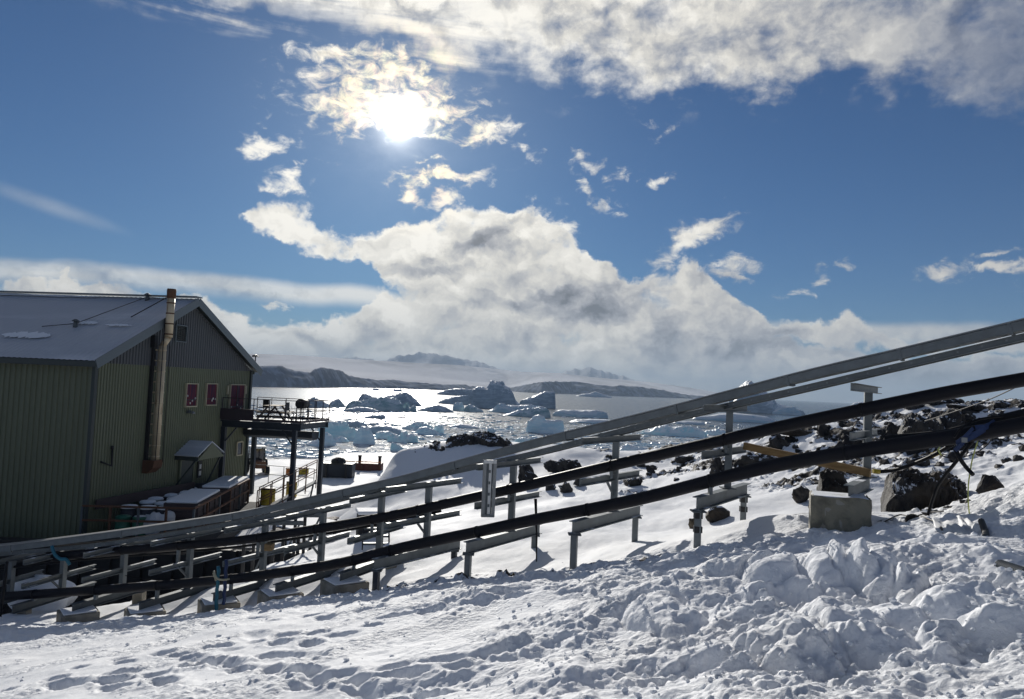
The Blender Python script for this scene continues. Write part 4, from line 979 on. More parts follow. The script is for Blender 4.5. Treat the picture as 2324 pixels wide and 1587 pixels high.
# porch over the lower door
e = thing('porch', None, None); e.parent = bld
a0, zr0 = wall_hit(400, 1027, .1); a1, _ = wall_hit(462, 1030, .1)
ar = (a0 + a1) / 2; w = (a1 - a0) / 2 * 1.0; zr = wall_hit(420, 1003, .1)[1]; ze = zr - .55
mb = MB()
for s in (-1, 1):
    p = [(ar, .0, zr), (ar + s * w, 0, ze), (ar + s * w, -1.1, ze), (ar, -1.1, zr)]
    q = [(x, y, z + .05) for x, y, z in p]; mb.add(p + q, [(0, 1, 2, 3), (4, 7, 6, 5), (0, 4, 5, 1), (1, 5, 6, 2), (2, 6, 7, 3)])
mb.build('porch_roof', M['roof'], e)
mb = MB(); mb.add([(ar, -1.11, zr - .02), (ar + w, -1.11, ze - .14), (ar - w, -1.11, ze - .14), (ar, -1.07, zr - .02), (ar + w, -1.07, ze - .14), (ar - w, -1.07, ze - .14)], [(0, 1, 2), (5, 4, 3), (0, 3, 4, 1), (1, 4, 5, 2), (2, 5, 3, 0)])
mb.build('porch_gable', M['green'], e)
for q in (-1, 1): mb = MB(); mb.box((ar + q * (w - .05), -.55, ze - .1), (.05, 1.06, .16)); mb.build('porch_fascia', M['green_trim'], e)
for q in (-1, 1): mb = MB(); mb.bar((ar + q * (w - .1), -1.0, ze - .1), (ar + q * (w - .1), -.1, ze - (1.3 if q < 0 else 2.0)), .06, .06); mb.build('brace', M['green_trim'], e)
zd0 = CAMH - 5.9
e = thing('lower_door', None, None); e.parent = bld; e.location = (ar - .2, 0, zd0)
mb = MB(); mb.box((0, -.07, 1.05), (.95, .06, 2.1)); mb.build('door_leaf', M['green_trim'], e)
mb = MB(); mb.box((-.52, -.08, 1.05), (.09, .1, 2.2)); mb.box((.52, -.08, 1.05), (.09, .1, 2.2)); mb.box((0, -.08, 2.15), (.95, .1, .09)); mb.build('frame', M['green'], e)
mb = MB(); mb.tube([(.36, -.12, 1.0), (.36, -.17, 1.02), (.24, -.17, 1.02)], .015, 6); mb.build('handle', M['zinc'], e)
mb = MB(); mb.box((1.05, -.09, 1.6), (.3, .03, .75)); mb.build('notice_board', M['black'], bld).location = (ar - .2, 0, zd0)
mb = MB(); mb.box((1.05, -.115, 1.72), (.14, .02, .2)); mb.box((1.05, -.115, 1.42), (.16, .02, .2)); mb.build('notice', M['white'], bld).location = (ar - .2, 0, zd0)
a0, z1 = wall_hit(536, 1004, .05); a1, z0 = wall_hit(547, 1032, .05)
e = thing('window', None, None); e.parent = bld; e.location = ((a0 + a1) / 2, -.05, (z0 + z1) / 2); w, h = a1 - a0, z1 - z0
mb = MB(); mb.box((-w / 2, -.04, 0), (.06, .07, h)); mb.box((w / 2, -.04, 0), (.06, .07, h)); mb.box((0, -.04, h / 2), (w, .07, .06)); mb.box((0, -.04, -h / 2), (w, .07, .06)); mb.build('frame', M['cream'], e)
mb = MB(); mb.box((0, -.02, 0), (w, .02, h)); mb.build('pane', M['glass'], e)

# ------------------------------------------------------------------ balcony (in building coordinates, x along gable, -y out of the wall)
DZ = CAMH - 2.12
bal = thing('balcony', 'dark steel balcony deck on tall columns beside the upper building door', 'balcony', (AX, AY, 0), BRZ)
B0, B1, BO = 8.9, 12.4, 4.05
mb = MB(); mb.box(((B0 + B1) / 2, -BO / 2 - .05, DZ - .04), (B1 - B0, BO, .06)); mb.build('deck', M['navy'], bal)
mb = MB()
for a in (B0 + .06, B1 - .06): mb.ibeam((a, -.1, DZ - .2), (a, -BO, DZ - .2), .14, .26)
for b in (-.9, -1.9, -2.9, -3.95): mb.ibeam((B0 + .14, b, DZ - .19), (B1 - .14, b, DZ - .19), .1, .2)
mb.build('deck_beam', M['navy'], bal)
GB = CAMH - 6.1
cols = [(B0 + .1, -.2), (B0 + .1, -3.75), (B1 - .4, -.25), (B1 - .4, -3.9)]
for a, b in cols:
    mb = MB(); mb.prof((a, b, GB), (a, b, DZ - .33), [(-.1, -.1), (.1, -.1), (.1, .1), (-.1, .1)], up=(0, 1, 0)); mb.box((a, b, GB + .1), (.3, .3, .03)); mb.build('column', M['navy'], bal)
    s = 1 if b > -1 else -1
    mb = MB(); mb.bar((a, b - .1 * s, DZ - 1.0), (a, b - .62 * s, DZ - .36), .06, .06); mb.build('knee_brace', M['navy'], bal)
def railing(parent, pts, h, m, nmid=1, step=1.0, r=.022, mesh=False):
    mb = MB()
    for p, q in zip(pts[:-1], pts[1:]):
        p, q = Vector(p), Vector(q); L = (q - p).length; n = max(1, round(L / step))
        for i in range(n + 1):
            c = p + (q - p) * i / n; pm = MB(); pm.tube([c, c + Vector((0, 0, h))], r, 6); pm.build('railing_post', m, parent)
        for k in range(nmid + 1):
            z = h * (1 - k / (nmid + 1)); mb.tube([p + Vector((0, 0, z)), q + Vector((0, 0, z))], r * .9, 6)
        mb.bar(p + Vector((0, 0, .07)), q + Vector((0, 0, .07)), .02, .12)
    mb.build('railing', m, parent)
railing(bal, [(B0, -.1, DZ), (B0, -BO, DZ), (B1, -BO, DZ), (B1, -.1, DZ)], 1.05, M['plum'], 1, .85)
mb = MB(); mb.box((B0 - .03, -.85, DZ + .30), (.03, 1.7, .5)); mb.build('side_panel', M['plum'], bal)
# things kept on the balcony
def world(a, b, z): return BM @ Vector((a, b, z))
def small_table(a, b, label):
    p = world(a, b, DZ); t_ = thing('picnic_table', label, 'table', p, BRZ + .1)
    mb = MB()
    for i in range(4): mb.box((0, -.27 + .18 * i, .72), (1.5, .16, .035))
    mb.build('tabletop', M['timber'], t_)
    for s in (-1, 1):
        mb = MB(); mb.box((0, s * .62, .43), (1.5, .22, .035)); mb.build('bench_seat', M['timber'], t_)
        mb = MB(); mb.bar((s * .55, -.7, .0), (s * .55, -.15, .7), .06, .08); mb.bar((s * .55, .7, .0), (s * .55, .15, .7), .06, .08); mb.bar((s * .55, -.7, .38), (s * .55, .7, .38), .05, .07); mb.build('leg', M['brown'], t_)
small_table(10.7, -1.9, 'yellowish wooden picnic table on the steel balcony')
p = world(11.2, -3.1, DZ); t_ = thing('barbecue', 'black covered barbecue standing at the balcony corner', 'barbecue', p, BRZ)
mb = MB(); mb.tube([(-.35, 0, .85), (.35, 0, .85)], .24, 14); mb.build('kettle', M['black'], t_)
for x, y in ((-.3, -.18), (.3, -.18), (-.3, .18), (.3, .18)):
    mb = MB(); mb.bar((x, y, 0), (x * .9, y * .9, .75), .04, .04); mb.build('leg', M['black'], t_)
mb = MB(); mb.box((.55, 0, .8), (.35, .4, .03)); mb.build('side_shelf', M['brown'], t_)
for i, (a, b, lab) in enumerate([(9.5, -3.3, 'small folding chair at the near balcony railing'), (11.9, -1.0, 'dark folding chair behind the picnic table')]):
    p = world(a, b, DZ); t_ = thing('folding_chair', lab, 'chair', p, BRZ + i * 1.2)
    mb = MB(); mb.box((0, 0, .44), (.42, .4, .03)); mb.build('seat', M['black'], t_)
    mb = MB(); mb.box((0, .22, .75), (.42, .03, .4)); mb.build('backrest', M['black'], t_)
    for s in (-1, 1):
        for q in (-1, 1):
            mb = MB(); mb.bar((s * .19, q * .2, 0), (s * .19, q * .18, .44 if q < 0 else .6), .03, .03); mb.build('leg', M['galv_dark'], t_)
# lower walkway slung between the columns
wk = thing('lower_walkway', 'dark trough-shaped walkway slung under the balcony deck', 'walkway', (AX, AY, 0), BRZ)
mb = MB(); zz = CAMH - 2.82
pf = [(-.45, .16), (.45, .16), (.42, -.12), (.2, -.24), (-.2, -.24), (-.42, -.12)]
mb.prof((B1 - .9, -.1, zz), (B1 - .9, -BO + .3, zz), pf); mb.build('hull', M['navy'], wk, .01)
for b in (-1.0, -2.0, -3.0):
    for s in (-.3, .3):
        mb = MB(); mb.tube([(B1 - .9 + s, b, zz + .1), (B1 - .9 + s, b, DZ - .1)], .012, 5); mb.build('hanger', M['galv_dark'], wk)

# ------------------------------------------------------------------ fenced store beside the gable wall
ZF = CAMH - 5.9
st_ = thing('store_railing', 'rusty brown tube railing round the drum store beside the building', 'railing')
C0, C1, C2 = Vector((-15.0, 26.9, ZF)), Vector((-11.2, 27.3, ZF)), Vector((-12.1, 35.6, ZF))
for p, q, n in ((C0, C1, 4), (C1, C2, 5)):
    for i in range(n + 1):
        if p is C1 and i == 0: continue
        c = p + (q - p) * i / n; mb = MB(); mb.bar(c - Vector((0, 0, 1)), c + Vector((0, 0, 1.03)), .07, .07); mb.build('post', M['rust'] if i % 2 else M['galv_dark'], st_)
    for z in (1.05, .55):
        mb = MB(); mb.bar(p + Vector((0, 0, z)), q + Vector((0, 0, z)), .07, .07); mb.build('rail', M['rust'], st_)
mb = MB(); mb.bar(Vector((-14.8, 27.4, ZF + 1.02)), Vector((-13.6, 33, ZF + 1.02)), .05, .35); mb.build('side_board', M['brown'], st_)
fl = MB(); fl.box((-13.2, 31.2, ZF - .3), (4.6, 9.2, .5), Matrix.Rotation(.11, 3, 'Z')); tag(fl.build('store_floor', M['gravel']), kind='structure')
dr = random.Random(4)
spots = []
for j, y in enumerate(np.linspace(28.4, 33.4, 6)):
    for i in range(3): spots.append((-14.0 + i * .68 + dr.uniform(-.08, .08) + (y - 28) * .02, y + dr.uniform(-.12, .12)))
drum_src = None
for k, (x, y) in enumerate(spots):
    d_ = thing('drum', 'dark drum with a flat cap of snow in the railed store', 'drum', (x, y, ZF - .05), dr.uniform(0, 6), 'snow-capped drums in the store')
    if drum_src is None:
        mb = MB(); mb.lathe((0, 0, 0), [(.29, 0), (.30, .03), (.28, .05), (.285, .28), (.30, .30), (.285, .32), (.285, .56), (.30, .58), (.285, .60), (.285, .84), (.30, .87)], 18); o1 = mb.build('body', M['drum_dark'], d_)
        mb = MB(); mb.lathe((0, 0, .85), [(.30, 0), (.31, .04), (.27, .09), (.12, .115), (.01, .12)], 18); o2 = mb.build('snow_cap', M['snow'], d_); drum_src = (o1, o2)
    else:
        for s in drum_src: c = s.copy(); COL.objects.link(c); c.parent = d_
for (x, y, m_, lab) in [(-13.85, 27.55, 'drum_green', 'green drum right behind the front store railing'), (-13.25, 27.6, 'tarp', 'pale green and white plastic drum behind the store railing')]:
    d_ = thing('drum', lab, 'drum', (x, y, ZF - .02)); mb = MB(); mb.lathe((0, 0, 0), [(.26, 0), (.27, .03), (.26, .25), (.275, .28), (.26, .31), (.26, .6), (.275, .63), (.2, .66)], 18); mb.build('body', M['drum_green'], d_)
    mb = MB(); mb.lathe((0, 0, .64), [(.2, 0), (.21, .03), (.06, .05)], 16); mb.build('lid', M[m_], d_)
# white bag slumped behind the railing
def blob(name, c, r, m, seed=1, sub=3, amp=.25, fr=2.2):
    bm = bmesh.new(); bmesh.ops.create_icosphere(bm, subdivisions=sub, radius=1)
    for v in bm.verts:
        p = v.co; n = perlin(np.array([p.x * fr + seed * 7.1 + p.z]), np.array([p.y * fr + seed * 3.3 - p.z * .7]))[0]
        v.co = Vector((p.x * r[0], p.y * r[1], max(-.6, p.z) * r[2])) * (1 + amp * n)
    me = bpy.data.meshes.new(name); bm.to_mesh(me); bm.free(); me.polygons.foreach_set('use_smooth', [True] * len(me.polygons)); me.materials.append(m)
    o = bpy.data.objects.new(name, me); COL.objects.link(o); o.location = c; return o
tag(blob('bulk_bag', (-12.75, 27.7, ZF + .3), (.42, .35, .48), M['tarp'], 3, 3, .3), 'white slumped bulk bag behind the store railing', 'bag')
tag(blob('sack', (-12.35, 27.9, ZF + .55), (.2, .2, .28), M['tarp'], 5, 3, .25), 'small pale sack on top of the heap in the store', 'sack')
tag(blob('sack', (-12.2, 27.6, ZF + .2), (.28, .22, .28), M['drum_dark'], 6, 3, .25), 'dark lumpy sack beside the white bulk bag', 'sack')
# snow-topped board crates
def crate(p0, p1, w, h, label):
    p0, p1 = Vector(p0), Vector(p1); L = (p1 - p0).length; ang = math.atan2((p1 - p0).y, (p1 - p0).x)
    e = thing('storage_crate', label, 'crate', (p0 + p1) / 2, ang)
    mb = MB(); n = 4
    for s in (-1, 1):
        for i in range(n): mb.box((0, s * w / 2, h * (i + .5) / n), (L, .03, h / n - .02)); mb.box((s * L / 2, 0, h * (i + .5) / n), (.03, w, h / n - .02))
    mb.build('boards', M['brown'], e)
    mb = MB()
    for i in range(5): mb.box((-L / 2 + L * i / 4, -w / 2 - .03, h / 2), (.08, .04, h)); mb.box((-L / 2 + L * i / 4, w / 2 + .03, h / 2), (.08, .04, h))
    mb.build('batten', M['brown'], e)
    mb = MB(); mb.box((0, 0, h + .03), (L + .1, w + .1, .06)); mb.build('lid', M['brown'], e)
    mb = MB(); mb.box((0, 0, h + .11), (L, w, .10)); mb.build('snow_cap', M['snow'], e, .04)
crate((-12.05, 28.2, ZF), (-12.45, 31.4, ZF), 1.15, 1.0, 'long brown board crate topped with snow, nearer of the two by the railing')
crate((-12.35, 32.2, ZF), (-12.75, 35.6, ZF), 1.15, 1.02, 'long brown board crate topped with snow, farther one beside the balcony column')
tag(blob('tarp_heap', (-13.6, 34.0, ZF + .5), (.6, .8, .5), M['drum_dark'], 9, 3, .3), 'bluish tarpaulin heap between the crates and the porch', 'tarp')
# dark retaining wall in front of the building
rw = MB(); rw.box((-13.6, 24.6, CAMH - 6.6), (15.4, .5, 2.0)); 
for i in range(15): rw.box((-20.6 + i, 24.30, CAMH - 6.6), (.14, .14, 2.0))
tag(rw.build('retaining_wall', M['black']), 'black timber retaining wall below the drum store', 'wall')
# ------------------------------------------------------------------ pipeline and cable ladder supports
def interp(x, tab): return float(np.interp(x, [t[0] for t in tab], [t[1] for t in tab]))
def sweep(path, pts, mb=None, upv=(0, 0, 1)):
    """sweep a closed profile (x across, y up) along a polyline"""
    mb = mb or MB(); path = [Vector(p) for p in path]; n = len(pts); vs = []; up = Vector(upv)
    for i, p in enumerate(path):
        d = (path[min(i + 1, len(path) - 1)] - path[max(i - 1, 0)]).normalized(); r = d.cross(up).normalized(); u = r.cross(d).normalized()
        vs += [p + r * x + u * y for x, y in pts]
    fs = [(i*n+k, i*n+(k+1)%n, (i+1)*n+(k+1)%n, (i+1)*n+k) for i in range(len(path)-1) for k in range(n)]
    fs += [tuple(range(n))[::-1], tuple((len(path)-1)*n + k for k in range(n))]
    mb.add(vs, fs); return mb
LOW = [(-60, 1360), (0, 1353.7), (187, 1341.7), (400, 1325.7), (544, 1313), (779, 1279), (907, 1243), (1057, 1213), (1228, 1175.8), (1331, 1157.5), (1459, 1131.8), (1640, 1084), (1754, 1068 - 12), (1972, 1018.9), (2155, 993.5), (2323, 964), (2420, 945)]
UPP = [(-60, 1284), (0, 1276), (187, 1256), (400, 1239), (544, 1227.6), (779, 1191), (907, 1167), (1057, 1133), (1228, 1094.6), (1331, 1070), (1480, 1035.7), (1651, 997), (1754, 972), (1972, 926.8), (2155, 890), (2323, 861.5), (2420, 845)]
LADB = [(-60, 1264), (0, 1259), (267, 1235), (544, 1189), (780, 1135), (907, 1099), (1210, 1035), (1512, 957), (1815, 889), (2323, 770), (2420, 748)]
LADT = [(-60, 1244), (0, 1240), (267, 1205.6), (544, 1164.7), (780, 1113), (907, 1084), (1210, 1000.8), (1512, 928), (1815, 848.5), (2323, 730), (2420, 706)]
DLOW = [(-60, 17.1), (0, 16.9), (165, 16.5), (315, 16.2), (483, 15.7), (624, 15.2), (771, 14.5), (880, 14.1), (1085, 13.45), (1325, 12.45), (1605, 11.4), (1900, 10.4), (2150, 9.6), (2330, 9.1), (2420, 8.8)]
DPOST = [(-60, 17.7), (25, 17.55), (143, 17.5), (280, 17.2), (430, 16.95), (598, 16.45), (730, 15.95), (862, 15.25), (970, 14.95), (1162, 14.2), (1395, 13.2), (1653, 12.2), (1968, 11.0), (2330, 9.9), (2420, 9.6)]
def smooth_path(tab, dtab, off=0.0, dy=0.0, x0=-60, x1=2420, n=90):
    xs = np.linspace(x0, x1, n); ys = np.interp(xs, [t[0] for t in tab], [t[1] for t in tab])
    k = np.array([1, 2, 3, 4, 3, 2, 1.]); k /= k.sum(); yp = np.pad(ys, 3, mode='reflect', reflect_type='odd'); ys = np.convolve(yp, k, 'valid')
    P = [at(x, y + dy, interp(x, dtab) + off) for x, y in zip(xs, ys)]
    if x1 > 2400:      # the run goes on up the slope beyond the photo's edge
        d = (P[-1] - P[-8]).normalized(); P += [P[-1] + d * k + Vector((0, 0, .01 * k * k)) for k in (1, 2.5, 4, 6, 8, 10)]
    if x0 < 0:
        d = (P[0] - P[4]).normalized(); P = [P[0] + d * k for k in (6, 3, 1.2)] + P
    return P
lowp = smooth_path(LOW, DLOW); upp = smooth_path(UPP, DPOST, -.25, x0=122)
GP = 'black lagged pipes running down the slope'
mb = MB(); mb.tube(lowp, .098, 16); o = mb.build('pipe', M['pipe'], fix=False); tag(o, 'lower of the two thick black pipes, resting on the I-beams', 'pipe', GP)
mb = MB(); mb.tube(upp, .094, 16); o = mb.build('pipe', M['pipe'], fix=False); tag(o, 'upper thick black pipe running past the steel posts, under the cable tray', 'pipe', GP)
mb = MB(); mb.tube(smooth_path([(1700, 1062), (1972, 1000), (2155, 985), (2250, 955), (2323, 938), (2420, 915)], DLOW, .18, x0=2010, n=20), .055, 12); tag(mb.build('pipe', M['cable'], fix=False), 'thinner black hose lying on top of the lower pipe at the right edge', 'hose')
mb = MB(); mb.tube(smooth_path(UPP, DPOST, .25, 14, -60, 1000, 50), .03, 10); tag(mb.build('conduit', M['cable'], fix=False), 'thin black conduit slung just below the upper pipe on the left', 'conduit')
mb = MB(); mb.tube(smooth_path([(-60, 1292), (0, 1286), (200, 1263), (330, 1250)], DPOST, .6, 0, -60, 420, 20), .085, 12); tag(mb.build('pipe', M['cable'], fix=False), 'dark pipe end behind the steel posts at the far left', 'pipe')
# tray with a cover on top, ladder underneath
lad = thing('cable_tray', 'long covered galvanised cable tray climbing to the right above the pipes', 'cable tray')
mid = [(x, (y1 + y0) / 2) for (x, y0), (_, y1) in zip(LADT, [(t[0], interp(t[0], LADB)) for t in LADT])]
tp = smooth_path(LADT, DPOST, -.15, 0, n=80)
tp = [p + Vector((0, 0, -.065)) for p in tp]
sweep(tp, [(-.16, -.06), (.16, -.06), (.16, .06), (.14, .075), (-.14, .075), (-.16, .06)]).build('tray_body', M['galv'], lad)
sweep([p + Vector((0, 0, .083)) for p in tp], [(-.175, -.012), (.175, -.012), (.175, .006), (-.175, .006)]).build('tray_cover', M['zinc'], lad)
for i in range(6, 81, 8):
    p = tp[i]; q = tp[i + 1]; d = (q - p).normalized(); mb = MB(); mb.bar(p - d * .02, p + d * .02, .345, .165); mb.build('tray_clip', M['galv'], lad)
ld = thing('cable_ladder', 'open galvanised cable ladder with rungs hung under the covered tray', 'cable ladder')
bp = smooth_path(LADB, DPOST, .05, -3, n=80)
rA = [p + Vector((-.12, -.2, .0)) for p in bp]; rB = [p + Vector((.12, .2, .0)) for p in bp]
for rl in (rA, rB): sweep(rl, [(-.012, -.045), (.03, -.045), (.03, -.035), (0, -.035), (0, .035), (.03, .035), (.03, .045), (-.012, .045)]).build('rail', M['galv'], ld)
rung = None
tot = [0]
for a, b in zip(bp[:-1], bp[1:]): tot.append(tot[-1] + (b - a).length)
k = 0; s = 5.5
while s < tot[-1] and k < 99:
    j = int(np.searchsorted(tot, s)) - 1; t = (s - tot[j]) / (tot[j + 1] - tot[j]); a = rA[j].lerp(rA[j + 1], t); b = rB[j].lerp(rB[j + 1], t)
    mb = MB(); mb.bar(a, b, .045, .025); mb.build('rung', M['zinc'], ld); s += .29; k += 1
for i, dz in ((0, .03), (1, .045)):
    mb = MB(); mb.tube([a.lerp(b, .35 + .3 * i) + Vector((0, 0, dz)) for a, b in zip(rA, rB)], .02, 6); mb.build('laid_cable', M['cable'], ld)

SUP = [  # near px, near bottom y, near d, post px, top arm y, mid arm y, footing, label bits
 (1925, 1135, 10.2, 1968, 883, 985, 'box'),
 (1580, 1159.6, 11.0, 1653, 927, 1025, 'legs'),
 (1298, 1212, 12.0, 1395, 996, 1083, 'legs'),
 (1057, 1257, 13.0, 1162, 1051, 1133, 'legs'),
 (848, 1294, 13.7, 970, 1100, 1177, 'legs'),
 (771, 1321.6, 14.0, 862, 1122, 1208, 'block'),
 (624, 1347, 14.7, 730, 1158, 1228, 'block'),
 (483, 1367, 15.2, 598, 1186, 1258, 'block'),
 (315, 1387, 15.7, 430, 1215, 1277, 'block'),
 (163, 1390, 16.0, 280, 1240, 1293, 'block'),
 (27, 1393, 16.3, 143, 1255, 1306, 'none'),
 (-90, 1400, 16.6, 25, 1268, 1318, 'none')]
LAB = ['T-headed galvanised pipe support standing on the canvas wrapped concrete box', 'galvanised pipe support on a banded two-legged I-beam, first left of the concrete box', 'galvanised pipe support on a two-legged I-beam, second left of the concrete box',
 'galvanised pipe support just right of the hanging slotted bracket', 'galvanised pipe support with long overlapping I-beam left of the hanging slotted bracket', 'galvanised pipe support behind the rightmost low concrete block',
 'galvanised pipe support above the second low concrete block from the right', 'galvanised pipe support behind the blue webbing straps', 'galvanised pipe support left of the blue webbing straps',
 'galvanised pipe support above the leftmost low concrete block', 'galvanised pipe support left of the leftmost concrete block, beside the teal rope', 'galvanised pipe support at the extreme left edge under the cable tray']
GS = 'galvanised posts and arms carrying the pipes'
BL = ['rightmost low grey concrete block with a snowy top', 'low concrete block second from the right along the snow edge', 'middle low concrete block below the blue straps', 'low concrete block second from the left along the snow edge', 'leftmost low concrete block half sunk in the snow']
bi = 0
for i, (npx, ny, nd, ppx, ty, my, foot) in enumerate(SUP):
    N = at(npx, ny, nd); P = at(ppx, my, nd + 1.2); u = Vector((P.x - N.x, P.y - N.y, 0)); L = u.length / .57; u.normalize()
    if foot == 'box': L = 1.7
    zb = N.z; hb = .20 if foot in ('legs', 'box') else .17
    base = Vector((P.x, P.y, gz(P.x, P.y)))
    e = thing('pipe_support', LAB[i], 'pipe support', base, 0, GS)
    inv = -base
    def bd(mb, name, m): 
        o = mb.build(name, m, e); o.location = inv; return o
    mb = MB(); a = Vector((N.x, N.y, zb + hb / 2)); b = a + u * L; mb.ibeam(a, b, .13, hb, .014); bd(mb, 'base_beam', M['galv'] if foot in ('legs', 'box') else M['galv_dark'])
    PP = Vector((P.x, P.y, 0)); zt = at(ppx, ty, nd + 1.2).z; zm = at(ppx, my, nd + 1.2).z
    mb = MB(); mb.prof((PP.x, PP.y, zb + hb), (PP.x, PP.y, zt - .05), [(-.055, -.055), (.055, -.055), (.055, .055), (.045, .055), (.045, -.045), (-.045, -.045), (-.045, .055), (-.055, .055)], up=(.3, .95, 0)); bd(mb, 'post', M['galv'])
    mb = MB(); mb.box((PP.x, PP.y, zb + hb + .008), (.22, .22, .016)); bd(mb, 'foot_plate', M['galv_dark'])
    for (zz, nm, hh, w) in ((zt, 'top_arm', .11, .07), (zm, 'mid_arm', .115, .07)):
        al = L * .90 if foot != 'box' else 2.4
        ca = Vector((PP.x, PP.y, zz)) - u * al * .53; cb = ca + u * al; off = Vector((u.y, -u.x, 0)) * -.06
        mb = MB(); mb.chan(ca + off * 0 + Vector((0, 0, 0)), cb, w, hh, .01); bd(mb, nm, M['galv'])
        mb = MB(); mb.bar((PP.x - u.x * .02, PP.y - u.y * .02, zz - .32), (PP.x - u.x * .3, PP.y - u.y * .3, zz - .05), .03, .04)
        if i % 2 == 0 and nm == 'mid_arm': bd(mb, 'arm_brace', M['galv_dark'])
    # saddles holding the pipes
    for pth, rr_, nm in ((lowp, .105, 'pipe_clamp'), (upp, .101, 'pipe_clamp')):
        if pth is upp and ppx < 140: continue
        # nearest path point on the support's vertical plane
        nv = Vector((u.y, -u.x, 0)); best = min(range(len(pth) - 1), key=lambda j: abs((pth[j] - PP).dot(nv)))
        c = pth[best]; dd = (pth[best + 1] - pth[best]).normalized()
        mb = MB(); mb.tube([c - dd * .02, c + dd * .02], rr_, 16); bd(mb, nm, M['cable'])
        zz = zb + hb if pth is lowp else zm
        if .03 < c.z - rr_ - zz < .3 and foot != 'box':
            mb = MB(); mb.bar((c.x, c.y, zz), (c.x, c.y, c.z - rr_ + .02), .10, .05); bd(mb, 'pipe_saddle', M['galv'])
    if foot == 'legs':
        for q, (t, nm) in enumerate(((.03, 'leg'), (.93, 'leg'))):
            c = Vector((N.x, N.y, 0)) + u * L * t; g = gz(c.x, c.y)
            mb = MB(); mb.prof((c.x, c.y, g - .35), (c.x, c.y, zb), [(-.05, -.05), (.05, -.05), (.05, .05), (-.05, .05)], up=(.3, .95, 0)); bd(mb, nm, M['galv'] if i in (1, 2, 3) else M['navy'])
            mb = MB(); mb.box((c.x, c.y, zb - .012), (.2, .2, .02)); bd(mb, 'leg_plate', M['galv_dark'])
            if i == 1:
                for zc in (zb - .07, g + .26): mb = MB(); mb.box((c.x, c.y, zc), (.112, .112, .09)); bd(mb, 'black_band', M['black'])
    if foot == 'block':
        c = Vector((N.x, N.y, 0)) + u * .16
        bx = MB(); q = .5; s = random.Random(i)
        ang = math.atan2(u.y, u.x) - .55 + s.uniform(-.1, .1)
        g = gz(c.x, c.y); top = zb - .005; hgt = max(.35, top - g + .4)
        bx.box((0, 0, -hgt / 2), (.72, .60, hgt), Matrix.Rotation(0, 3, 'Z'))
        o = bx.build('concrete_block', M['concrete'], None, .02); o.location = (c.x, c.y, top); o.rotation_euler = (0, 0, ang)
        tag(o, BL[bi], 'concrete block', 'low concrete blocks under the beam ends'); bi += 1
        mb = MB(); mb.box((0, 0, .014), (.62, .5, .028)); o2 = mb.build('snow_cap', M['snow'], o, .012)
        c = Vector((N.x, N.y, 0)) + u * L * .8; g = gz(c.x, c.y)
        mb = MB(); mb.box((c.x, c.y, (g - .1 + zb) / 2), (.22, .22, max(.1, zb - g + .1))); bd(mb, 'far_footing', M['concrete'])
    if foot == 'none':
        c = Vector((N.x, N.y, 0)) + u * .3; g = gz(c.x, c.y)
        mb = MB(); mb.box((c.x, c.y, (g - .2 + zb) / 2), (.2, .2, max(.1, zb - g + .2))); bd(mb, 'near_footing', M['concrete'])
    if foot == 'box':
        c0 = at(1865, 1128, 10.0); c1 = at(1989, 1128, 10.0); g = gz((c0.x + c1.x) / 2, 10.3)
        top = c0.z; cx_ = (c0.x + c1.x) / 2; W_ = c1.x - c0.x
        mb = MB(); hgt = top - g + .5; mb.box((0, 0, -hgt / 2), (W_, .62, hgt))
        o = mb.build('concrete_box', M['concrete_snow'], None, .03); o.location = (cx_, 10.32, top); o.rotation_euler = (0, 0, -.33)
        tag(o, 'large pale concrete footing box wrapped in creased canvas under the T-headed post', 'concrete block')
        cl = MB(); r_ = random.Random(2); nn = 40; vs = []
        for iy in range(12):
            for ix in range(nn):
                t = ix / (nn - 1); z = -hgt * iy / 11 * .98
                if t < .62: x = -W_ / 2 - .01 + (W_ + .02) * t / .62; y = -.325
                else: x = W_ / 2 + .015; y = -.325 + .63 * (t - .62) / .38
                w_ = .045 * perlin(np.array([x * 6 + z * 4]), np.array([z * 5 - x * 3]))[0] + .01 * perlin(np.array([x * 17 + y * 9]), np.array([z * 15]))[0]
                vs.append((x + (w_ if t >= .62 else 0), y - (w_ if t < .62 else 0) - .004, z + (.015 * math.sin(x * 9) if iy == 0 else 0)))
        cl.add(vs, [(a * nn + b, a * nn + b + 1, (a + 1) * nn + b + 1, (a + 1) * nn + b) for a in range(11) for b in range(nn - 1)], True)
        canv = mat('creased_canvas', (0.27, 0.245, 0.18), .9, col2=(.14, .13, .10), vscale=3, bump=.9, bscale=7)
        cl.build('canvas_wrap', canv, o, fix=False)
# hanging slotted bracket in front of the upper pipe
c = at(1112, 1044, 13.2); hgt = 127 * 13.2 / 1700; w = .235
e = thing('slotted_bracket', 'pale slotted double channel hanging vertically in front of the upper pipe', 'bracket', c - Vector((0, 0, hgt)), .15)
for s in (-1, 1):
    mb = MB(); mb.box((s * w * .38, 0, hgt / 2), (w * .24, .05, hgt)); mb.build('upright', M['zinc'], e)
mb = MB(); mb.box((0, 0, hgt - .03), (w * .96, .056, .06)); mb.build('top_plate', M['white'], e)
mb = MB(); mb.box((0, 0, .02), (w * .96, .056, .05)); mb.build('bottom_plate', M['galv'], e)
mb = MB(); mb.box((.01, .0, hgt / 2), (.05, .03, hgt * .9)); mb.build('centre_strip', M['white'], e)
mb = MB(); mb.box((0, .02, hgt / 2), (w * .5, .008, hgt * .97)); mb.build('back_plate', M['galv'], e)
for i in range(4):
    mb = MB(); mb.box((0, -.028, hgt * (.2 + .2 * i)), (.03, .012, .05)); mb.build('bolt', M['galv_dark'], e)
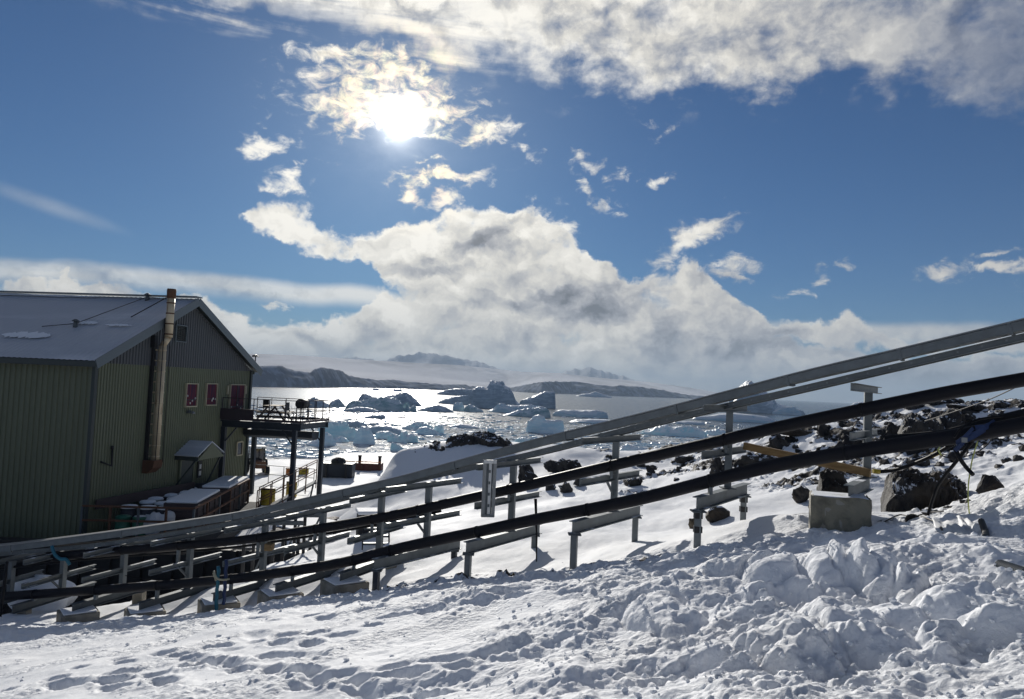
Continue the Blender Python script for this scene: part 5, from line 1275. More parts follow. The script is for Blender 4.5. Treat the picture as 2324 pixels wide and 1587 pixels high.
# timber beam
mb = MB(); mb.bar(at(1688, 1012, 12.7), at(1975, 1074, 11.25), .07, .12); tag(mb.build('timber_beam', M['timber'], None, .006), 'yellow brown timber beam wedged between two steel posts', 'timber')
mb = MB(); mb.box(at(611, 1241, 15.9), (.16, .2, .14)); tag(mb.build('timber_wedge', M['timber'], None, .01), 'small orange wooden packing block on a pipe arm', 'wooden block')

# ------------------------------------------------------------------ cables, straps and clutter on the right
def Z7(a, b): return 1754 + a * .2667, 822.7 + b * .2667
def pxpath(pts, ds): return [at(*Z7(a, b), d) for (a, b), d in zip(pts, ds)]
def spline(P, n=6):
    out = []
    for i in range(len(P) - 1):
        p0 = P[max(i - 1, 0)]; p1 = P[i]; p2 = P[i + 1]; p3 = P[min(i + 2, len(P) - 1)]
        for k in range(n):
            t = k / n; out.append(.5 * ((2 * p1) + (p2 - p0) * t + (2 * p0 - 5 * p1 + 4 * p2 - p3) * t * t + (3 * p1 - p0 - 3 * p2 + p3) * t ** 3))
    return out + [P[-1]]
def cable(pts, ds, r, m, name, label, cat):
    mb = MB(); mb.tube(spline(pxpath(pts, ds)), r, 8); tag(mb.build(name, M[m], fix=False), label, cat)
cable([(1640, 650), (1540, 690), (1350, 795), (1150, 880), (1000, 920), (890, 930)], [9.6, 9.6, 9.9, 10.3, 10.6, 10.7], .026, 'cable', 'cable', 'thick black cable sagging from the strapped bundle to the post foot', 'cable')
cable([(1760, 590), (1560, 840), (1440, 990), (1380, 1100), (1290, 1385)], [9.4, 9.6, 9.9, 10.1, 10.5], .022, 'cable', 'support_pole', 'slanting black pole from the strapped bundle down into the snow', 'pole')
cable([(1550, 740), (1590, 820), (1640, 890), (1700, 955)], [9.5, 9.4, 9.4, 9.3], .026, 'cable', 'cable_tail', 'short black cable tail hanging from the blue straps', 'cable')
cable([(1740, 670), (1700, 800), (1680, 900), (1660, 1050), (1660, 1200), (1680, 1310), (1760, 1390), (1850, 1450)], [9.3, 9.3, 9.4, 9.5, 9.6, 9.8, 9.6, 9.3], .008, 'hose', 'cord', 'thin yellow-green cord dangling from the pipe onto the snow', 'cord')
cable([(1420, 720), (1400, 760), (1450, 800), (1560, 815), (1700, 780), (1800, 720), (1860, 650)], [9.5] * 7, .007, 'cable', 'wire', 'thin dark wire loop hanging below the strapped bundle', 'wire')
cable([(1290, 500), (1600, 400), (1850, 310), (2131, 180), (2400, 50)], [14, 12.8, 11.8, 10.6, 9.8], .009, 'cable', 'wire', 'thin stay wire rising to the upper right edge', 'wire')
cable([(1540, 640), (1590, 570), (1700, 500), (1830, 470), (1960, 460)], [9.4] * 5, .014, 'cable', 'cable', 'black cable arching over the lower pipe at the right', 'cable')
cable([(1420, 720), (1405, 745), (1430, 790)], [9.45] * 3, .010, 'hose', 'tie_loop', 'pale yellow tie loop beside the sagging thick cable', 'tie')
for (a, b, lab) in (((1345, 795), (1400, 770), 'yellow tape sleeve on the thick sagging cable'), ((850, 925), (905, 930), 'yellow tape tie at the foot of the T-headed post')):
    mb = MB(); P = pxpath([a, b], [9.9 if a[0] > 1000 else 10.65] * 2); mb.tube(P, .034, 8); tag(mb.build('tape_band', M['yellow']), lab, 'tape')
e = thing('strap_bundle', 'blue ratchet straps bundled round the lower pipe near the right edge', 'straps', at(*Z7(1700, 620), 9.45)); il = -e.location
for k, (p, q, w) in enumerate([((1885, 500), (1640, 640), .05), ((1850, 540), (1560, 700), .05), ((1880, 520), (1720, 560), .07), ((1640, 640), (1545, 750), .05), ((1700, 560), (1560, 680), .04)]):
    P = pxpath([p, ((p[0] + q[0]) / 2, (p[1] + q[1]) / 2 + 12), q], [9.3, 9.27, 9.3]); mb = MB(); sweep(P, [(-w/2, -.006), (w/2, -.006), (w/2, .006), (-w/2, .006)], mb, upv=(.1, -1, .3)); o = mb.build('strap', M['blue'], e); o.location = il
mb = MB(); mb.box(at(*Z7(1620, 660), 9.28), (.07, .04, .06)); o = mb.build('buckle', M['zinc'], e); o.location = il
# white sheet and black edging on the snow
def sheet(name, pts, h, m, label, cat, seed=1, nn=16):
    """crumpled sheet lying over the ground inside a quad of photo positions"""
    q = hits(pts); mb = MB(); vs = []
    for i in range(nn):
        for j in range(nn):
            s, t = i / (nn - 1), j / (nn - 1); p = q[0] * (1-s) * (1-t) + q[1] * s * (1-t) + q[2] * s * t + q[3] * (1-s) * t
            z = max(gz(p.x, p.y), p.z) + .02 + h * max(0, perlin(np.array([s * 3 + seed]), np.array([t * 3.3 + seed]))[0] + .35) + .02 * perlin(np.array([s * 9 + seed]), np.array([t * 9]))[0]
            vs.append((p.x, p.y, z))
    mb.add(vs, [(a * nn + b, a * nn + b + 1, (a + 1) * nn + b + 1, (a + 1) * nn + b) for a in range(nn - 1) for b in range(nn - 1)], True)
    o = mb.build(name, M[m], fix=False); s = o.modifiers.new('solid', 'SOLIDIFY'); s.thickness = .008; tag(o, label, cat)
sheet('plastic_sheet', [(2110, 1205), (2215, 1218), (2205, 1262), (2140, 1250)], .05, 'tarp', 'crumpled white plastic sheet on the snow right of the concrete box', 'plastic sheet', 2)
sheet('plastic_sheet', [(2170, 1196), (2232, 1212), (2225, 1235), (2180, 1222)], .05, 'tarp', 'second folded white sheet behind the black edging strip', 'plastic sheet', 6)
def gpath(pts, lift): return [p + Vector((0, 0, lift)) for p in hits(pts)]
mb = MB(); mb.tube(spline(gpath([(2192, 1262), (2215, 1252), (2232, 1238), (2236, 1222), (2226, 1208)], .06)), .035, 8); tag(mb.build('edging_strip', M['cable'], fix=False), 'curved black rubber strip at the edge of the white sheet', 'rubber strip')
mb = MB(); mb.tube(spline(gpath([(2000, 1195), (2040, 1178), (2070, 1186), (2100, 1180), (2140, 1190)], .03)), .010, 6); tag(mb.build('wire', M['cable'], fix=False), 'thin black wire lying on the snow beside the concrete box', 'wire')
mb = MB(); mb.tube(spline(gpath([(2090, 1205), (2130, 1212), (2150, 1250), (2180, 1262), (2160, 1270), (2130, 1264)], .03)), .012, 6); tag(mb.build('wire', M['cable'], fix=False), 'black cord snaking in front of the white sheet', 'cord')
# ribbed mat at the right edge
q = hits([(2268, 1308), (2330, 1318)]); mb = MB()
a, b = q; n = 16
for i in range(n): pass
mb.tube([a.lerp(b, i / 60) + Vector((0, 0, .03)) for i in range(61)], [.055 if i % 4 < 2 else .042 for i in range(61)], 10); tag(mb.build('ribbed_hose', M['galv_dark'], fix=False), 'short ribbed grey hose half buried in snow at the right edge', 'hose')
# blue webbing and teal rope on the left
e = thing('webbing_straps', 'two blue webbing straps hanging over the lower pipe above the middle block', 'straps', at(500, 1385, 15.2)); il = -e.location
for (x, y0, y1, d) in ((495, 1285, 1392, 15.1), (513, 1270, 1372, 15.1)):
    mb = MB(); P = [at(x + (2 if k % 2 else 0) - k * .8, y0 + (y1 - y0) * k / 8, d - .1) for k in range(9)]; mb.tube(P, .035, 6); o = mb.build('strap', M['teal'] if x < 500 else M['blue'], e); o.location = il
mb = MB(); mb.tube(spline([at(485, 1296, 15), at(492, 1312, 14.9), (at(505, 1316, 14.9)), at(520, 1314, 15)]), .02, 6); o = mb.build('knot', M['cream'], e); o.location = il
mb = MB(); mb.tube([at(484, 1300, 15), at(490, 1318, 14.95)], .02, 6); o = mb.build('knot_tail', M['cream'], e); o.location = il
mb = MB(); mb.tube(spline([at(118, 1240, 17.1), at(124, 1258, 17), at(136, 1268, 17), at(150, 1270, 17), at(158, 1282, 17)]), .04, 6); tag(mb.build('rope', M['teal'], fix=False), 'teal rope wound round the upper pipe end on the left', 'rope')
mb = MB(); mb.tube([at(16, 1275, 16.2), at(10, 1320, 16), at(0, 1400, 15.8)], .03, 6); tag(mb.build('lashing_pole', M['cable'], fix=False), 'thin black pole leaning at the left edge below the pipes', 'pole')
for k, (x0, y0, x1, y1, lab) in enumerate([(200, 1285, 485, 1318, 'thin sagging wire behind the posts on the left'), (640, 1300, 900, 1235, 'thin sagging wire behind the lower pipe near the white drift')]):
    mb = MB(); P = [at(x0 + (x1 - x0) * t, y0 + (y1 - y0) * t + 14 * math.sin(math.pi * t), 17.2) for t in np.linspace(0, 1, 14)]; mb.tube(P, .008, 5); tag(mb.build('wire', M['cable'], fix=False), lab, 'wire')
mb = MB(); h = at(1215, 1132, 13.8); g = at(1217, 1275, 13.6); mb.tube([h, h.lerp(g, .5) + Vector((.01, 0, 0)), g], [.03, .018, .012], 6); tag(mb.build('ground_cable', M['cable'], fix=False), 'thin black cable hanging from the pipe arm down to the snow', 'cable')

# ------------------------------------------------------------------ yard
def yd(px, py): return hits([(px, py)])[0]
p = at(766, 1079, 46.8); g = gz(p.x, p.y)
e = thing('skip', 'black steel skip with a rounded load in the snowy yard', 'skip', (p.x, p.y, g), .05)
mb = MB(); mb.prof((-.97, 0, .42), (.97, 0, .42), [(-.6, -.42), (.6, -.42), (.7, .42), (-.7, .42)]); mb.build('container', M['navy'], e, .02)
mb = MB(); mb.box((0, -.72, .84), (2.0, .08, .08)); mb.box((0, .72, .84), (2.0, .08, .08)); mb.box((-.98, 0, .84), (.08, 1.4, .08)); mb.box((.98, 0, .84), (.08, 1.4, .08)); mb.build('rim', M['black'], e)
o = blob('load', (-.02, 0, .86), (.45, .5, .34), M['black'], 2, 3, .25); o.parent = e
for s in (-.6, .6):
    mb = MB(); mb.box((s, -.74, .42), (.1, .08, .8)); mb.build('rib', M['black'], e)
p = at(823, 1064, 51.5); g = gz(p.x, p.y)
e = thing('jetty', 'rust red jetty beam with two stubby bollards by the shore', 'jetty', (p.x, p.y, -.0), .03)
mb = MB(); mb.box((0, 0, g - .1 + .25), (2.6, 1.2, .7)); mb.build('deck_beam', M['red'], e)
for i in range(5): mb = MB(); mb.box((-1.2 + i * .6, -.64, g + .12), (.1, .08, .7)); mb.build('rib', M['rust'], e)
for s in (-.2, 1.15):
    mb = MB(); mb.lathe((s, -.2, g + .5), [(.1, 0), (.1, .4), (.13, .42), (.13, .5), (.05, .52)], 12); mb.build('bollard', M['black'], e)
mb = MB(); mb.bar((-1.3, -.55, g + .62), (1.3, -.55, g + .62), .06, .06); mb.build('handrail', M['orange'], e)
for (x, y, d, c_, s_, lab) in [(659, 1065, 47.5, 'orange', (.5, .5, .38), 'small orange crate between the balcony columns'), (690, 1065, 47.5, 'yellow', (.55, .5, .36), 'small yellow crate right of the orange one in the yard')]:
    p = at(x, y, d); g = gz(p.x, p.y); e = thing('crate', lab, 'crate', (p.x, p.y, g), .2)
    mb = MB(); mb.box((0, 0, s_[2] / 2), s_); mb.build('box', M[c_], e, .02); mb = MB(); mb.box((0, 0, s_[2] + .02), (s_[0] + .06, s_[1] + .06, .05)); mb.build('lid', M['red'], e, .01)
    mb = MB(); mb.box((0, -s_[1] / 2 - .02, s_[2] * .6), (.2, .04, .04)); mb.build('handle', M['black'], e)
# tractor by the building corner
p = at(583, 1050, 54); g = gz(p.x, p.y)
e = thing('tractor', 'small dark tractor with a glazed cab behind the building corner', 'tractor', (p.x, p.y, g), .5)
mb = MB(); mb.box((0, -.9, .75), (.7, 1.3, .5)); mb.box((0, .2, .7), (.9, 1.2, .3)); mb.build('body', M['rust'], e, .05)
mb = MB()
for x in (-.5, .5):
    for y in (-.25, .75): mb.bar((x, y, .8), (x * .9, y * .9 + .02, 1.85), .06, .06)
mb.box((0, .25, .85), (1.06, 1.06, .1)); mb.build('cab_frame', M['green_trim'], e)
mb = MB(); mb.box((0, .25, 1.9), (1.15, 1.15, .09)); mb.build('cab_roof', M['white'], e, .03)
mb = MB(); mb.box((0, -.22, 1.35), (.86, .015, .85)); mb.box((-.47, .25, 1.35), (.015, .86, .85)); mb.box((.47, .25, 1.35), (.015, .86, .85)); mb.build('cab_glass', M['glass'], e)
for x, y, r_ in ((-.62, .4, .52), (.62, .4, .52), (-.5, -1.2, .33), (.5, -1.2, .33)):
    w_ = MB(); w_.tube([(x - .13, y, r_), (x - .12, y, r_), (x + .12, y, r_), (x + .13, y, r_)], [r_ * .8, r_, r_, r_ * .8], 18); t_ = w_.build('wheel', M['cable'], e)
    w_ = MB(); w_.tube([(x - .14, y, r_), (x + .14, y, r_)], r_ * .5, 12); w_.build('rim', M['yellow'], t_)
mb = MB(); mb.tube([(.25, -1.2, 1.0), (.25, -1.2, 1.6)], .04, 8); mb.build('exhaust', M['black'], e)
# yellow drums by the ramp
for (x, y, d, lab, m_) in [(607, 1137, 35.5, 'big yellow drum lying behind the ramp railing', 'yellow'), (661, 1116, 38.5, 'pale yellow drum standing between the balcony columns', 'yellow')]:
    p = at(x, y, d); g = gz(p.x, p.y); e = thing('drum', lab, 'drum', (p.x, p.y, g)); mb = MB()
    s = 1.0 if x < 640 else .8
    mb.lathe((0, 0, 0), [(.33 * s, 0), (.35 * s, .03), (.33 * s, .25), (.35 * s, .27), (.33 * s, .29), (.33 * s, .55), (.35 * s, .57), (.33 * s, .72)], 18); mb.build('body', M[m_], e)
    mb = MB(); mb.lathe((0, 0, .72), [(.34 * s, 0), (.34 * s, .03), (.05, .04)], 18); mb.build('lid', M['black'], e)
# railings and ramp
rl = thing('yard_railing', 'thin dark tube railing along the snowy yard beyond the balcony', 'railing')
A_1, A_2 = at(575, 1088, 43), at(712, 1090, 42)
def rail3(root, pts, h, m, step, r=.02, n=2):
    for p, q in zip(pts[:-1], pts[1:]):
        L = (q - p).length; k = max(1, round(L / step))
        for i in range(k + 1):
            c = p + (q - p) * i / k; mb = MB(); mb.tube([c - Vector((0, 0, .3)), c + Vector((0, 0, h))], r, 6); mb.build('post', M[m], root)
        for j in range(n):
            z = h * (1 - j / n); mb = MB(); mb.tube([p + Vector((0, 0, z)), q + Vector((0, 0, z))], r * .9, 6); mb.build('rail', M[m], root)
for v_ in (A_1, A_2): v_.z = CAMH - 6.0
rail3(rl, [A_1, A_2], 1.0, 'navy', .85)
rp = thing('access_ramp', 'dark steel access ramp with brown handrails beside the balcony columns', 'ramp')
R1, R2 = at(586, 1150, 33.5), at(716, 1112, 38.5); R1.z = CAMH - 5.9; R2.z = CAMH - 5.1
W_ = Vector((.25, -1.0, 0))
mb = MB(); mb.add([R1, R2, R2 + W_, R1 + W_, R1 - Vector((0, 0, .08)), R2 - Vector((0, 0, .08)), R2 + W_ - Vector((0, 0, .08)), R1 + W_ - Vector((0, 0, .08))], [(0, 1, 2, 3), (7, 6, 5, 4), (0, 4, 5, 1), (1, 5, 6, 2), (2, 6, 7, 3), (3, 7, 4, 0)]); mb.build('ramp_deck', M['navy'], rp)
rail3(rp, [R1, R2], 1.0, 'rust', 1.0, .025); rail3(rp, [R1 + W_, R2 + W_], 1.0, 'rust', 1.0, .025)
for t in (.1, .5, .95):
    c = R1.lerp(R2, t) + W_ * .5; mb = MB(); mb.bar(c - Vector((0, 0, .05)), c - Vector((.2, 0, 1.3)), .07, .07); mb.build('prop', M['navy'], rp)
# plank walkway and steps behind the pipes
w_ = thing('plank_walkway', 'low plank walkway covered with old snow behind the cable tray', 'walkway')
P0, P1 = at(612, 1207, 23), at(740, 1196, 24.5); P0.z = P1.z = (P0.z + P1.z) / 2
for k in range(7):
    mb = MB(); a = P0 + Vector((0, .26 * k, 0)); b = P1 + Vector((0, .26 * k, 0)); mb.bar(a, b, .22, .05); mb.build('plank', M['brown'], w_)
mb = MB(); a = P0 + Vector((.05, .8, .05)); b = P1 + Vector((-.1, .8, .05)); mb.bar(a, b, 1.5, .05); mb.build('snow_cover', M['snow'], w_, .02)
for t in (.03, .5, .97):
    for k in (0, 1.5):
        c = P0.lerp(P1, t) + Vector((0, k, 0)); mb = MB(); mb.box((c.x, c.y, c.z - .6), (.09, .09, 1.15)); mb.build('leg', M['black'], w_)
e = thing('equipment_box', 'dark equipment box with snow on its lid under the cable tray', 'box', Vector((at(838, 1190, 20).x, 20, gz(at(838, 1190, 20).x, 20))), .3)
zt_ = at(838, 1162, 20).z - e.location.z
mb = MB(); mb.box((0, 0, zt_ / 2 - .1), (.62, .6, zt_ + .1)); mb.build('cabinet', M['black'], e, .02)
mb = MB(); mb.box((0, 0, zt_ + .02), (.7, .68, .09)); mb.build('snow_cap', M['snow'], e, .03)
e = thing('steel_steps', 'small flight of dark steel steps below the cable tray near the drift', 'steps', Vector((at(852, 1246, 18).x, 18, gz(at(852, 1246, 18).x, 18))), .2)
for k in range(4):
    mb = MB(); mb.box((0, .2 * k, .1 + .14 * k), (.6, .2, .03)); mb.build('tread', M['galv_dark'], e)
for s in (-.31, .31):
    mb = MB(); mb.bar((s, -.1, .02), (s, .7, .58), .03, .14); mb.build('stringer', M['black'], e)
for k, (x, y, d) in enumerate([(627, 1300, 19.5), (675, 1290, 19.8), (560, 1310, 19.8)]):
    p = at(x, y, d); g = gz(p.x, p.y); e = thing('trestle', ['black trestle leg frame left of the drift edge', 'black trestle leg frame right of the first one behind the pipes', 'black trestle leg frame in the shade behind the straps'][k], 'trestle', (p.x, p.y, g), .2)
    for s in (-.12, .12): mb = MB(); mb.bar((s, 0, 0), (s, 0, 1.0), .08, .08); mb.build('leg', M['black'], e)
    mb = MB(); mb.bar((-.45, 0, 1.04), (.6, 0, 1.04), .1, .1); mb.build('crossbar', M['galv_dark'], e)
    mb = MB(); mb.bar((.16, 0, .2), (.5, 0, 1.0), .05, .05); mb.build('brace', M['galv_dark'], e)

# ------------------------------------------------------------------ rocks
def rock(px0, px1, ytop, ybot, label, m='rock', d=None, seed=0, group=None, squash=1.0, name='rock'):
    cx_ = (px0 + px1) / 2
    c = hits([(cx_, ybot)])[0] if d is None else at(cx_, ybot, d)
    k = c.y / FPX; W_ = (px1 - px0) * k * 1.12; H_ = (ybot - ytop) * k * 1.12
    r_ = random.Random(seed * 7 + 1); bm = bmesh.new()
    nb = 3 if W_ > 1.0 else 1
    for q in range(nb):
        ox = (q - (nb - 1) / 2) * W_ * .28; sc = 1.0 if nb == 1 else r_.uniform(.55, .8)
        vs = []
        for i in range(16):
            v = Vector((r_.gauss(0, 1), r_.gauss(0, 1), r_.gauss(0, 1))).normalized(); v = Vector((v.x * W_ / 2 * sc * r_.uniform(.8, 1.08) + ox, v.y * W_ * .42 * sc * squash, v.z * H_ * .62 * (sc ** .3) * r_.uniform(.8, 1.05) + H_ * .42))
            vs.append(bm.verts.new(v))
        rs = bmesh.ops.convex_hull(bm, input=vs)
        bmesh.ops.delete(bm, geom=[g for g in rs['geom_interior'] if isinstance(g, bmesh.types.BMVert)], context='VERTS')
    bmesh.ops.subdivide_edges(bm, edges=bm.edges[:], cuts=2, use_grid_fill=True)
    bmesh.ops.triangulate(bm, faces=bm.faces[:])
    if W_ > .6: bmesh.ops.subdivide_edges(bm, edges=bm.edges[:], cuts=1, use_grid_fill=True)
    a = .16 * min(W_, H_)
    for v in bm.verts:
        p = v.co / max(.25, .35 * W_); n1 = perlin(np.array([p.x * 1.7 + seed + p.z]), np.array([p.y * 1.7 - p.z * .8]))[0]; n2 = perlin(np.array([p.x * 5 + seed + p.z * 4]), np.array([p.y * 5 - p.z * 3]))[0]
        v.co += (v.co - Vector((0, 0, H_ * .4))).normalized() * (a * n1 + a * .6 * n2)
    me = bpy.data.meshes.new(name); bm.to_mesh(me); bm.free(); me.materials.append(M[m])
    o = bpy.data.objects.new(name, me); COL.objects.link(o); o.location = c - Vector((0, 0, H_ * .17)); tag(o, label, 'rock', group); return o
RK = [
 (1832, 1866, 1108, 1165, 'tan coloured rock touching the left side of the concrete box', 'rock_brown'),
 (1998, 2048, 965, 1008, 'snow-streaked rock just right of the T-headed post', 'rock'), (2221, 2272, 1074, 1120, 'isolated dark rock in the snow bank at far right', 'rock'),
 (1800, 1843, 1085, 1128, 'dark rock left of the tall one, half in snow', 'rock'), (2052, 2092, 917, 940, 'small rock on the ridge line under the upper pipe', 'rock'),
 (2106, 2176, 914, 934, 'long low rock on the skyline ridge', 'rock'), (2158, 2226, 930, 946, 'low rounded rock below the skyline ridge', 'rock'), (2240, 2292, 916, 938, 'humped rock on the skyline beside the pale pole', 'rock'),
 (2305, 2345, 920, 935, 'rock cut by the right edge on the skyline', 'rock'), (1612, 1642, 1044, 1086, 'upright black rock behind the steel post left of the timber beam', 'rock'), (1640, 1662, 1050, 1084, 'smaller upright rock beside the steel post', 'rock'),
 (1684, 1776, 1026, 1062, 'broad dark rock under the timber beam', 'rock'), (1738, 1798, 984, 1022, 'dark rock above the timber beam', 'rock'), (1418, 1462, 1080, 1104, 'dark rock poking out left of the snow hump', 'rock'),
 (1528, 1582, 1032, 1050, 'thin dark rock crest behind the snow hump', 'rock'), (1465, 1488, 1056, 1084, 'small dark rock below the upper pipe left of the hump', 'rock'), (1600, 1654, 1140, 1172, 'dark rock under the banded I-beam', 'rock'),
 (1560, 1584, 1168, 1192, 'tan rock at the leg of the banded I-beam', 'rock_brown'), (1170, 1226, 1050, 1096, 'blocky black rock behind the hanging bracket support', 'rock'), (1244, 1312, 1040, 1072, 'sloping black rock face below the cable tray', 'rock'),
 (1266, 1300, 1094, 1122, 'slabby dark rock right of the arm end', 'rock'), (1300, 1330, 1088, 1108, 'second slabby rock beside the upper pipe', 'rock'), (1236, 1262, 1106, 1122, 'small dark rock fragment below the arm end', 'rock'), (2006, 2040, 1130, 1156, 'dark rock at the right foot of the concrete box', 'rock'),
 (1836, 1862, 1150, 1168, 'small black rock at the snow line left of the box', 'rock'), (2060, 2110, 1034, 1064, 'dark rock above the large jagged outcrop', 'rock'), (2150, 2180, 1028, 1052, 'small dark rock under the sagging cable', 'rock'),
 (1895, 1960, 998, 1030, 'dark rock just left of the T-headed post arm', 'rock'), (1770, 1850, 976, 1000, 'flat rock cluster below the upper pipe', 'rock'), (1850, 1880, 962, 1004, 'pointed rock below the upper pipe left of the T-headed post', 'rock')]
for i, r_ in enumerate(RK): rock(*r_, seed=i + 1)
# rocky crest of the middle mound
mr = MB()
def outcrop(prof, d, label, seed, drop=14, amp=1.0, th=1.6):
    xs = [p[0] for p in prof]; cx_ = sum((xs[0], xs[-1])) / 2; nu, nv = 90, 26; V_ = np.zeros((nv, nu, 3))
    for i in range(nu):
        x = xs[0] + (xs[-1] - xs[0]) * i / (nu - 1); yt = np.interp(x, xs, [p[1] for p in prof]); T = at(x, yt, d)
        for j in range(nv):
            v = -1 + 2 * j / (nv - 1); g = at(x, yt + drop, d)
            V_[j, i] = (T.x * (1 + v * th / d * .9), d + v * th, (T.z - g.z) * math.sqrt(max(0, 1 - v * v)) * (1 if 0 < i < nu - 1 else 0) + g.z - (1.2 if abs(v) > .97 else 0))
    gr = GZ[np.clip(np.searchsorted(rr, np.hypot(V_[:, :, 0], V_[:, :, 1])), 0, NR - 1), np.clip(np.searchsorted(aa, np.arctan2(V_[:, :, 0], V_[:, :, 1])), 0, NC - 1)] + CAMH - .35
    for i in range(nu):
        x = xs[0] + (xs[-1] - xs[0]) * i / (nu - 1); T = at(x, np.interp(x, xs, [p[1] for p in prof]), d); e_ = min(1, i / 5, (nu - 1 - i) / 5) ** .5
        for j in range(nv):
            v = -1 + 2 * j / (nv - 1); V_[j, i, 2] = gr[j, i] + max(0, T.z - gr[j, i]) * (1 - v ** 4) ** .6 * e_
    V_[:, :, 2] += .30 * amp * (ridged(V_[:, :, 0] * 1.6 + seed, V_[:, :, 1] * 1.6, 4) - .7) + .12 * fbm(V_[:, :, 0] * 6, V_[:, :, 1] * 6, 3); V_[:, :, 1] += .3 * fbm(V_[:, :, 0] * 2, V_[:, :, 2] * 3, 3)
    tag(grid_obj('rock_outcrop', V_, nv, nu, M['rock'], smooth=False), label, 'rock')
outcrop([(1004, 1010), (1014, 1000), (1030, 990), (1060, 986), (1085, 981), (1110, 982), (1140, 992), (1165, 1008), (1178, 1018)], 31.2, 'black rocky crest on top of the snowy mound in the middle', 2, 9, .8, .55)
outcrop([(1996, 1140), (2006, 1112), (2018, 1086), (2034, 1070), (2052, 1062), (2075, 1070), (2098, 1074), (2120, 1068), (2146, 1074), (2170, 1088), (2192, 1102), (2212, 1128)], 13.0, 'large jagged black outcrop right of the concrete box', 3, 66, .55, .7)
outcrop([(2034, 985), (2044, 955), (2060, 941), (2100, 944), (2140, 938), (2165, 926), (2184, 944), (2192, 985)], 20.0, 'wide flat-topped black rock between the two pipes at right', 4, 44, .7, 1.2)
outcrop([(1852, 1140), (1860, 1078), (1878, 1060), (1905, 1066), (1926, 1090), (1942, 1135)], 11.9, 'tall dark rock behind the left side of the concrete box', 6, 70, .4, .5)
outcrop([(925, 1032), (950, 1014), (975, 1008), (990, 1002), (1004, 1006), (1015, 1014)], 31.2, 'narrow dark rock rim on the left shoulder of the snowy mound', 5, 6, .45, .9)
# small scattered rocks
GR = 'small dark rocks scattered over the right ridge'
sr = random.Random(21); n_ = 0
pts = [(sr.uniform(1700, 2330), sr.uniform(928, 1075)) for _ in range(90)] + [(sr.uniform(2010, 2200), sr.uniform(1155, 1195)) for _ in range(12)] + [(sr.uniform(1250, 1700), sr.uniform(1050, 1100)) for _ in range(12)]
H_ = hits(pts)
srcs = []
for k, (pq, h) in enumerate(zip(pts, H_)):
    if h.y > 60: continue
    if len(srcs) < 6:
        o = rock(pq[0] - 9, pq[0] + 9, pq[1] - 9, pq[1], 'small dark rock poking through the snow of the right-hand slope', seed=100 + k, group=GR, name='small_rock'); srcs.append(o); o.location = h; s0 = h.y
        o['_d'] = h.y
    else:
        s = srcs[k % 6]; o = s.copy(); COL.objects.link(o); o.location = h - Vector((0, 0, .04)); f = sr.uniform(.5, 1.7) * (h.y / 22) ** .6 / max(.5, s['_d'] / 22) ; o.scale = (f, f, f * sr.uniform(.7, 1.1)); o.rotation_euler = (sr.uniform(-.3, .3), sr.uniform(-.3, .3), sr.uniform(0, 6))
for s in srcs: del s['_d']
for o in list(COL.objects):
    if o.name.startswith('small_rock') and '_d' in o: del o['_d']
p = at(2242, 932, 30); mb = MB(); mb.tube([(p.x, p.y, p.z - .5), (p.x, p.y, at(2242, 908, 30).z)], .04, 8); mb.lathe((p.x, p.y, at(2242, 908, 30).z), [(.05, 0), (.06, .03), (.02, .06)], 8); tag(mb.build('marker_pole', M['mast'], fix=False), 'thin pale marker pole on the skyline at right', 'pole')
# snow heaps under the pipes on the left
tag(blob('snow_heap', (at(95, 1350, 18.5).x, 18.5, at(95, 1352, 18.5).z), (.75, .6, .45), M['snow'], 4, 4, .2), 'rounded heap of old snow behind the lower pipe at left', 'snow heap')
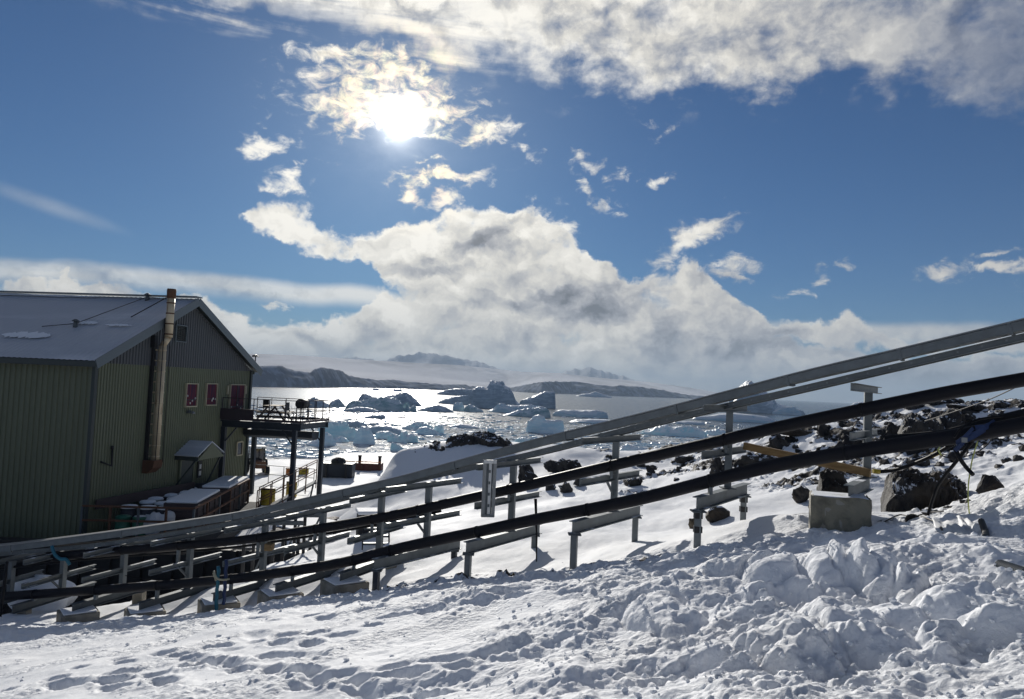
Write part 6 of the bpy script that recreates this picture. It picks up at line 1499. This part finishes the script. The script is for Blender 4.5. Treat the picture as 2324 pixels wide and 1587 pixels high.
# loose snow crumbs in the foreground
cm = MB(); cr = random.Random(12); n_ = 0
cxy = []
for _ in range(2000):
    px = cr.uniform(-40, 2360); py = cr.uniform(1240, 1600); cxy.append((px, py))
ds = np.geomspace(3.5, 20, 200); 
for px, py in cxy:
    # rougher on the right and along the track
    wgt = .18 + .75 * sstep(np.array(px), 900, 1500) + .5 * math.exp(-((py - (1430 - .08 * px)) / 50) ** 2)
    if cr.random() > wgt: continue
    v = ray(px, py)
    q = -1.6 / (v.z / v.y + .1075 - .221 * v.x / v.y)
    if q < 3 or q > 14.5: continue
    x, y = v.x / v.y * q, q
    s = .008 + .026 * cr.random() ** 3
    ax = [Vector((cr.gauss(0, 1), cr.gauss(0, 1), cr.gauss(0, .8))).normalized() * s * cr.uniform(.7, 1.2) for _ in range(6)]
    cm.cand = getattr(cm, 'cand', []); cm.cand.append((x, y, s))
cand = np.array(cm.cand); zz = base_h(cand[:, 0], cand[:, 1]) + CAMH
# height from the sculpted grid (nearest vertex)
ang_ = np.arctan2(cand[:, 0], cand[:, 1]); rad_ = np.hypot(cand[:, 0], cand[:, 1])
ia = np.clip(np.searchsorted(aa, ang_), 0, len(aa) - 1); ir_ = np.clip(np.searchsorted(rr, rad_), 0, len(rr) - 1); zz = GZ[ir_, ia] + CAMH
ico = [(0, 0, 1), (.89, 0, .45), (.28, .85, .45), (-.72, .53, .45), (-.72, -.53, .45), (.28, -.85, .45), (.72, .53, -.45), (-.28, .85, -.45), (-.89, 0, -.45), (-.28, -.85, -.45), (.72, -.53, -.45), (0, 0, -1)]
icf = [(0,1,2),(0,2,3),(0,3,4),(0,4,5),(0,5,1),(1,6,2),(2,7,3),(3,8,4),(4,9,5),(5,10,1),(6,7,2),(7,8,3),(8,9,4),(9,10,5),(10,6,1),(11,7,6),(11,8,7),(11,9,8),(11,10,9),(11,6,10)]
for (x, y, s), z in zip(cand, zz):
    q = [cr.uniform(.65, 1.25) for _ in range(12)]
    cm.add([(x + a * s * w * 1.1, y + b * s * w, z + s * .35 + c * s * w * .75) for (a, b, c), w in zip(ico, q)], icf, False)
tag(cm.build('snow_crumbs', M['snow'], fix=False), 'loose crumbs of snow lying on the trampled foreground', 'snow crumbs', kind='stuff')
# ------------------------------------------------------------------ haze over the bay
hm = bpy.data.materials.new('haze_air'); hm.use_nodes = True; hn = hm.node_tree; hn.nodes.clear()
ho = hn.nodes.new('ShaderNodeOutputMaterial'); hv = hn.nodes.new('ShaderNodeVolumePrincipled'); hn.links.new(hv.outputs[0], ho.inputs['Volume'])
hv.inputs['Color'].default_value = (.62, .80, 1, 1); hv.inputs['Density'].default_value = 1.6e-4; hv.inputs['Anisotropy'].default_value = 0.0
mb = MB(); mb.box((0, 6500, 174), (30000, 17000, 352)); hz = mb.build('haze', hm); tag(hz, kind='stuff')
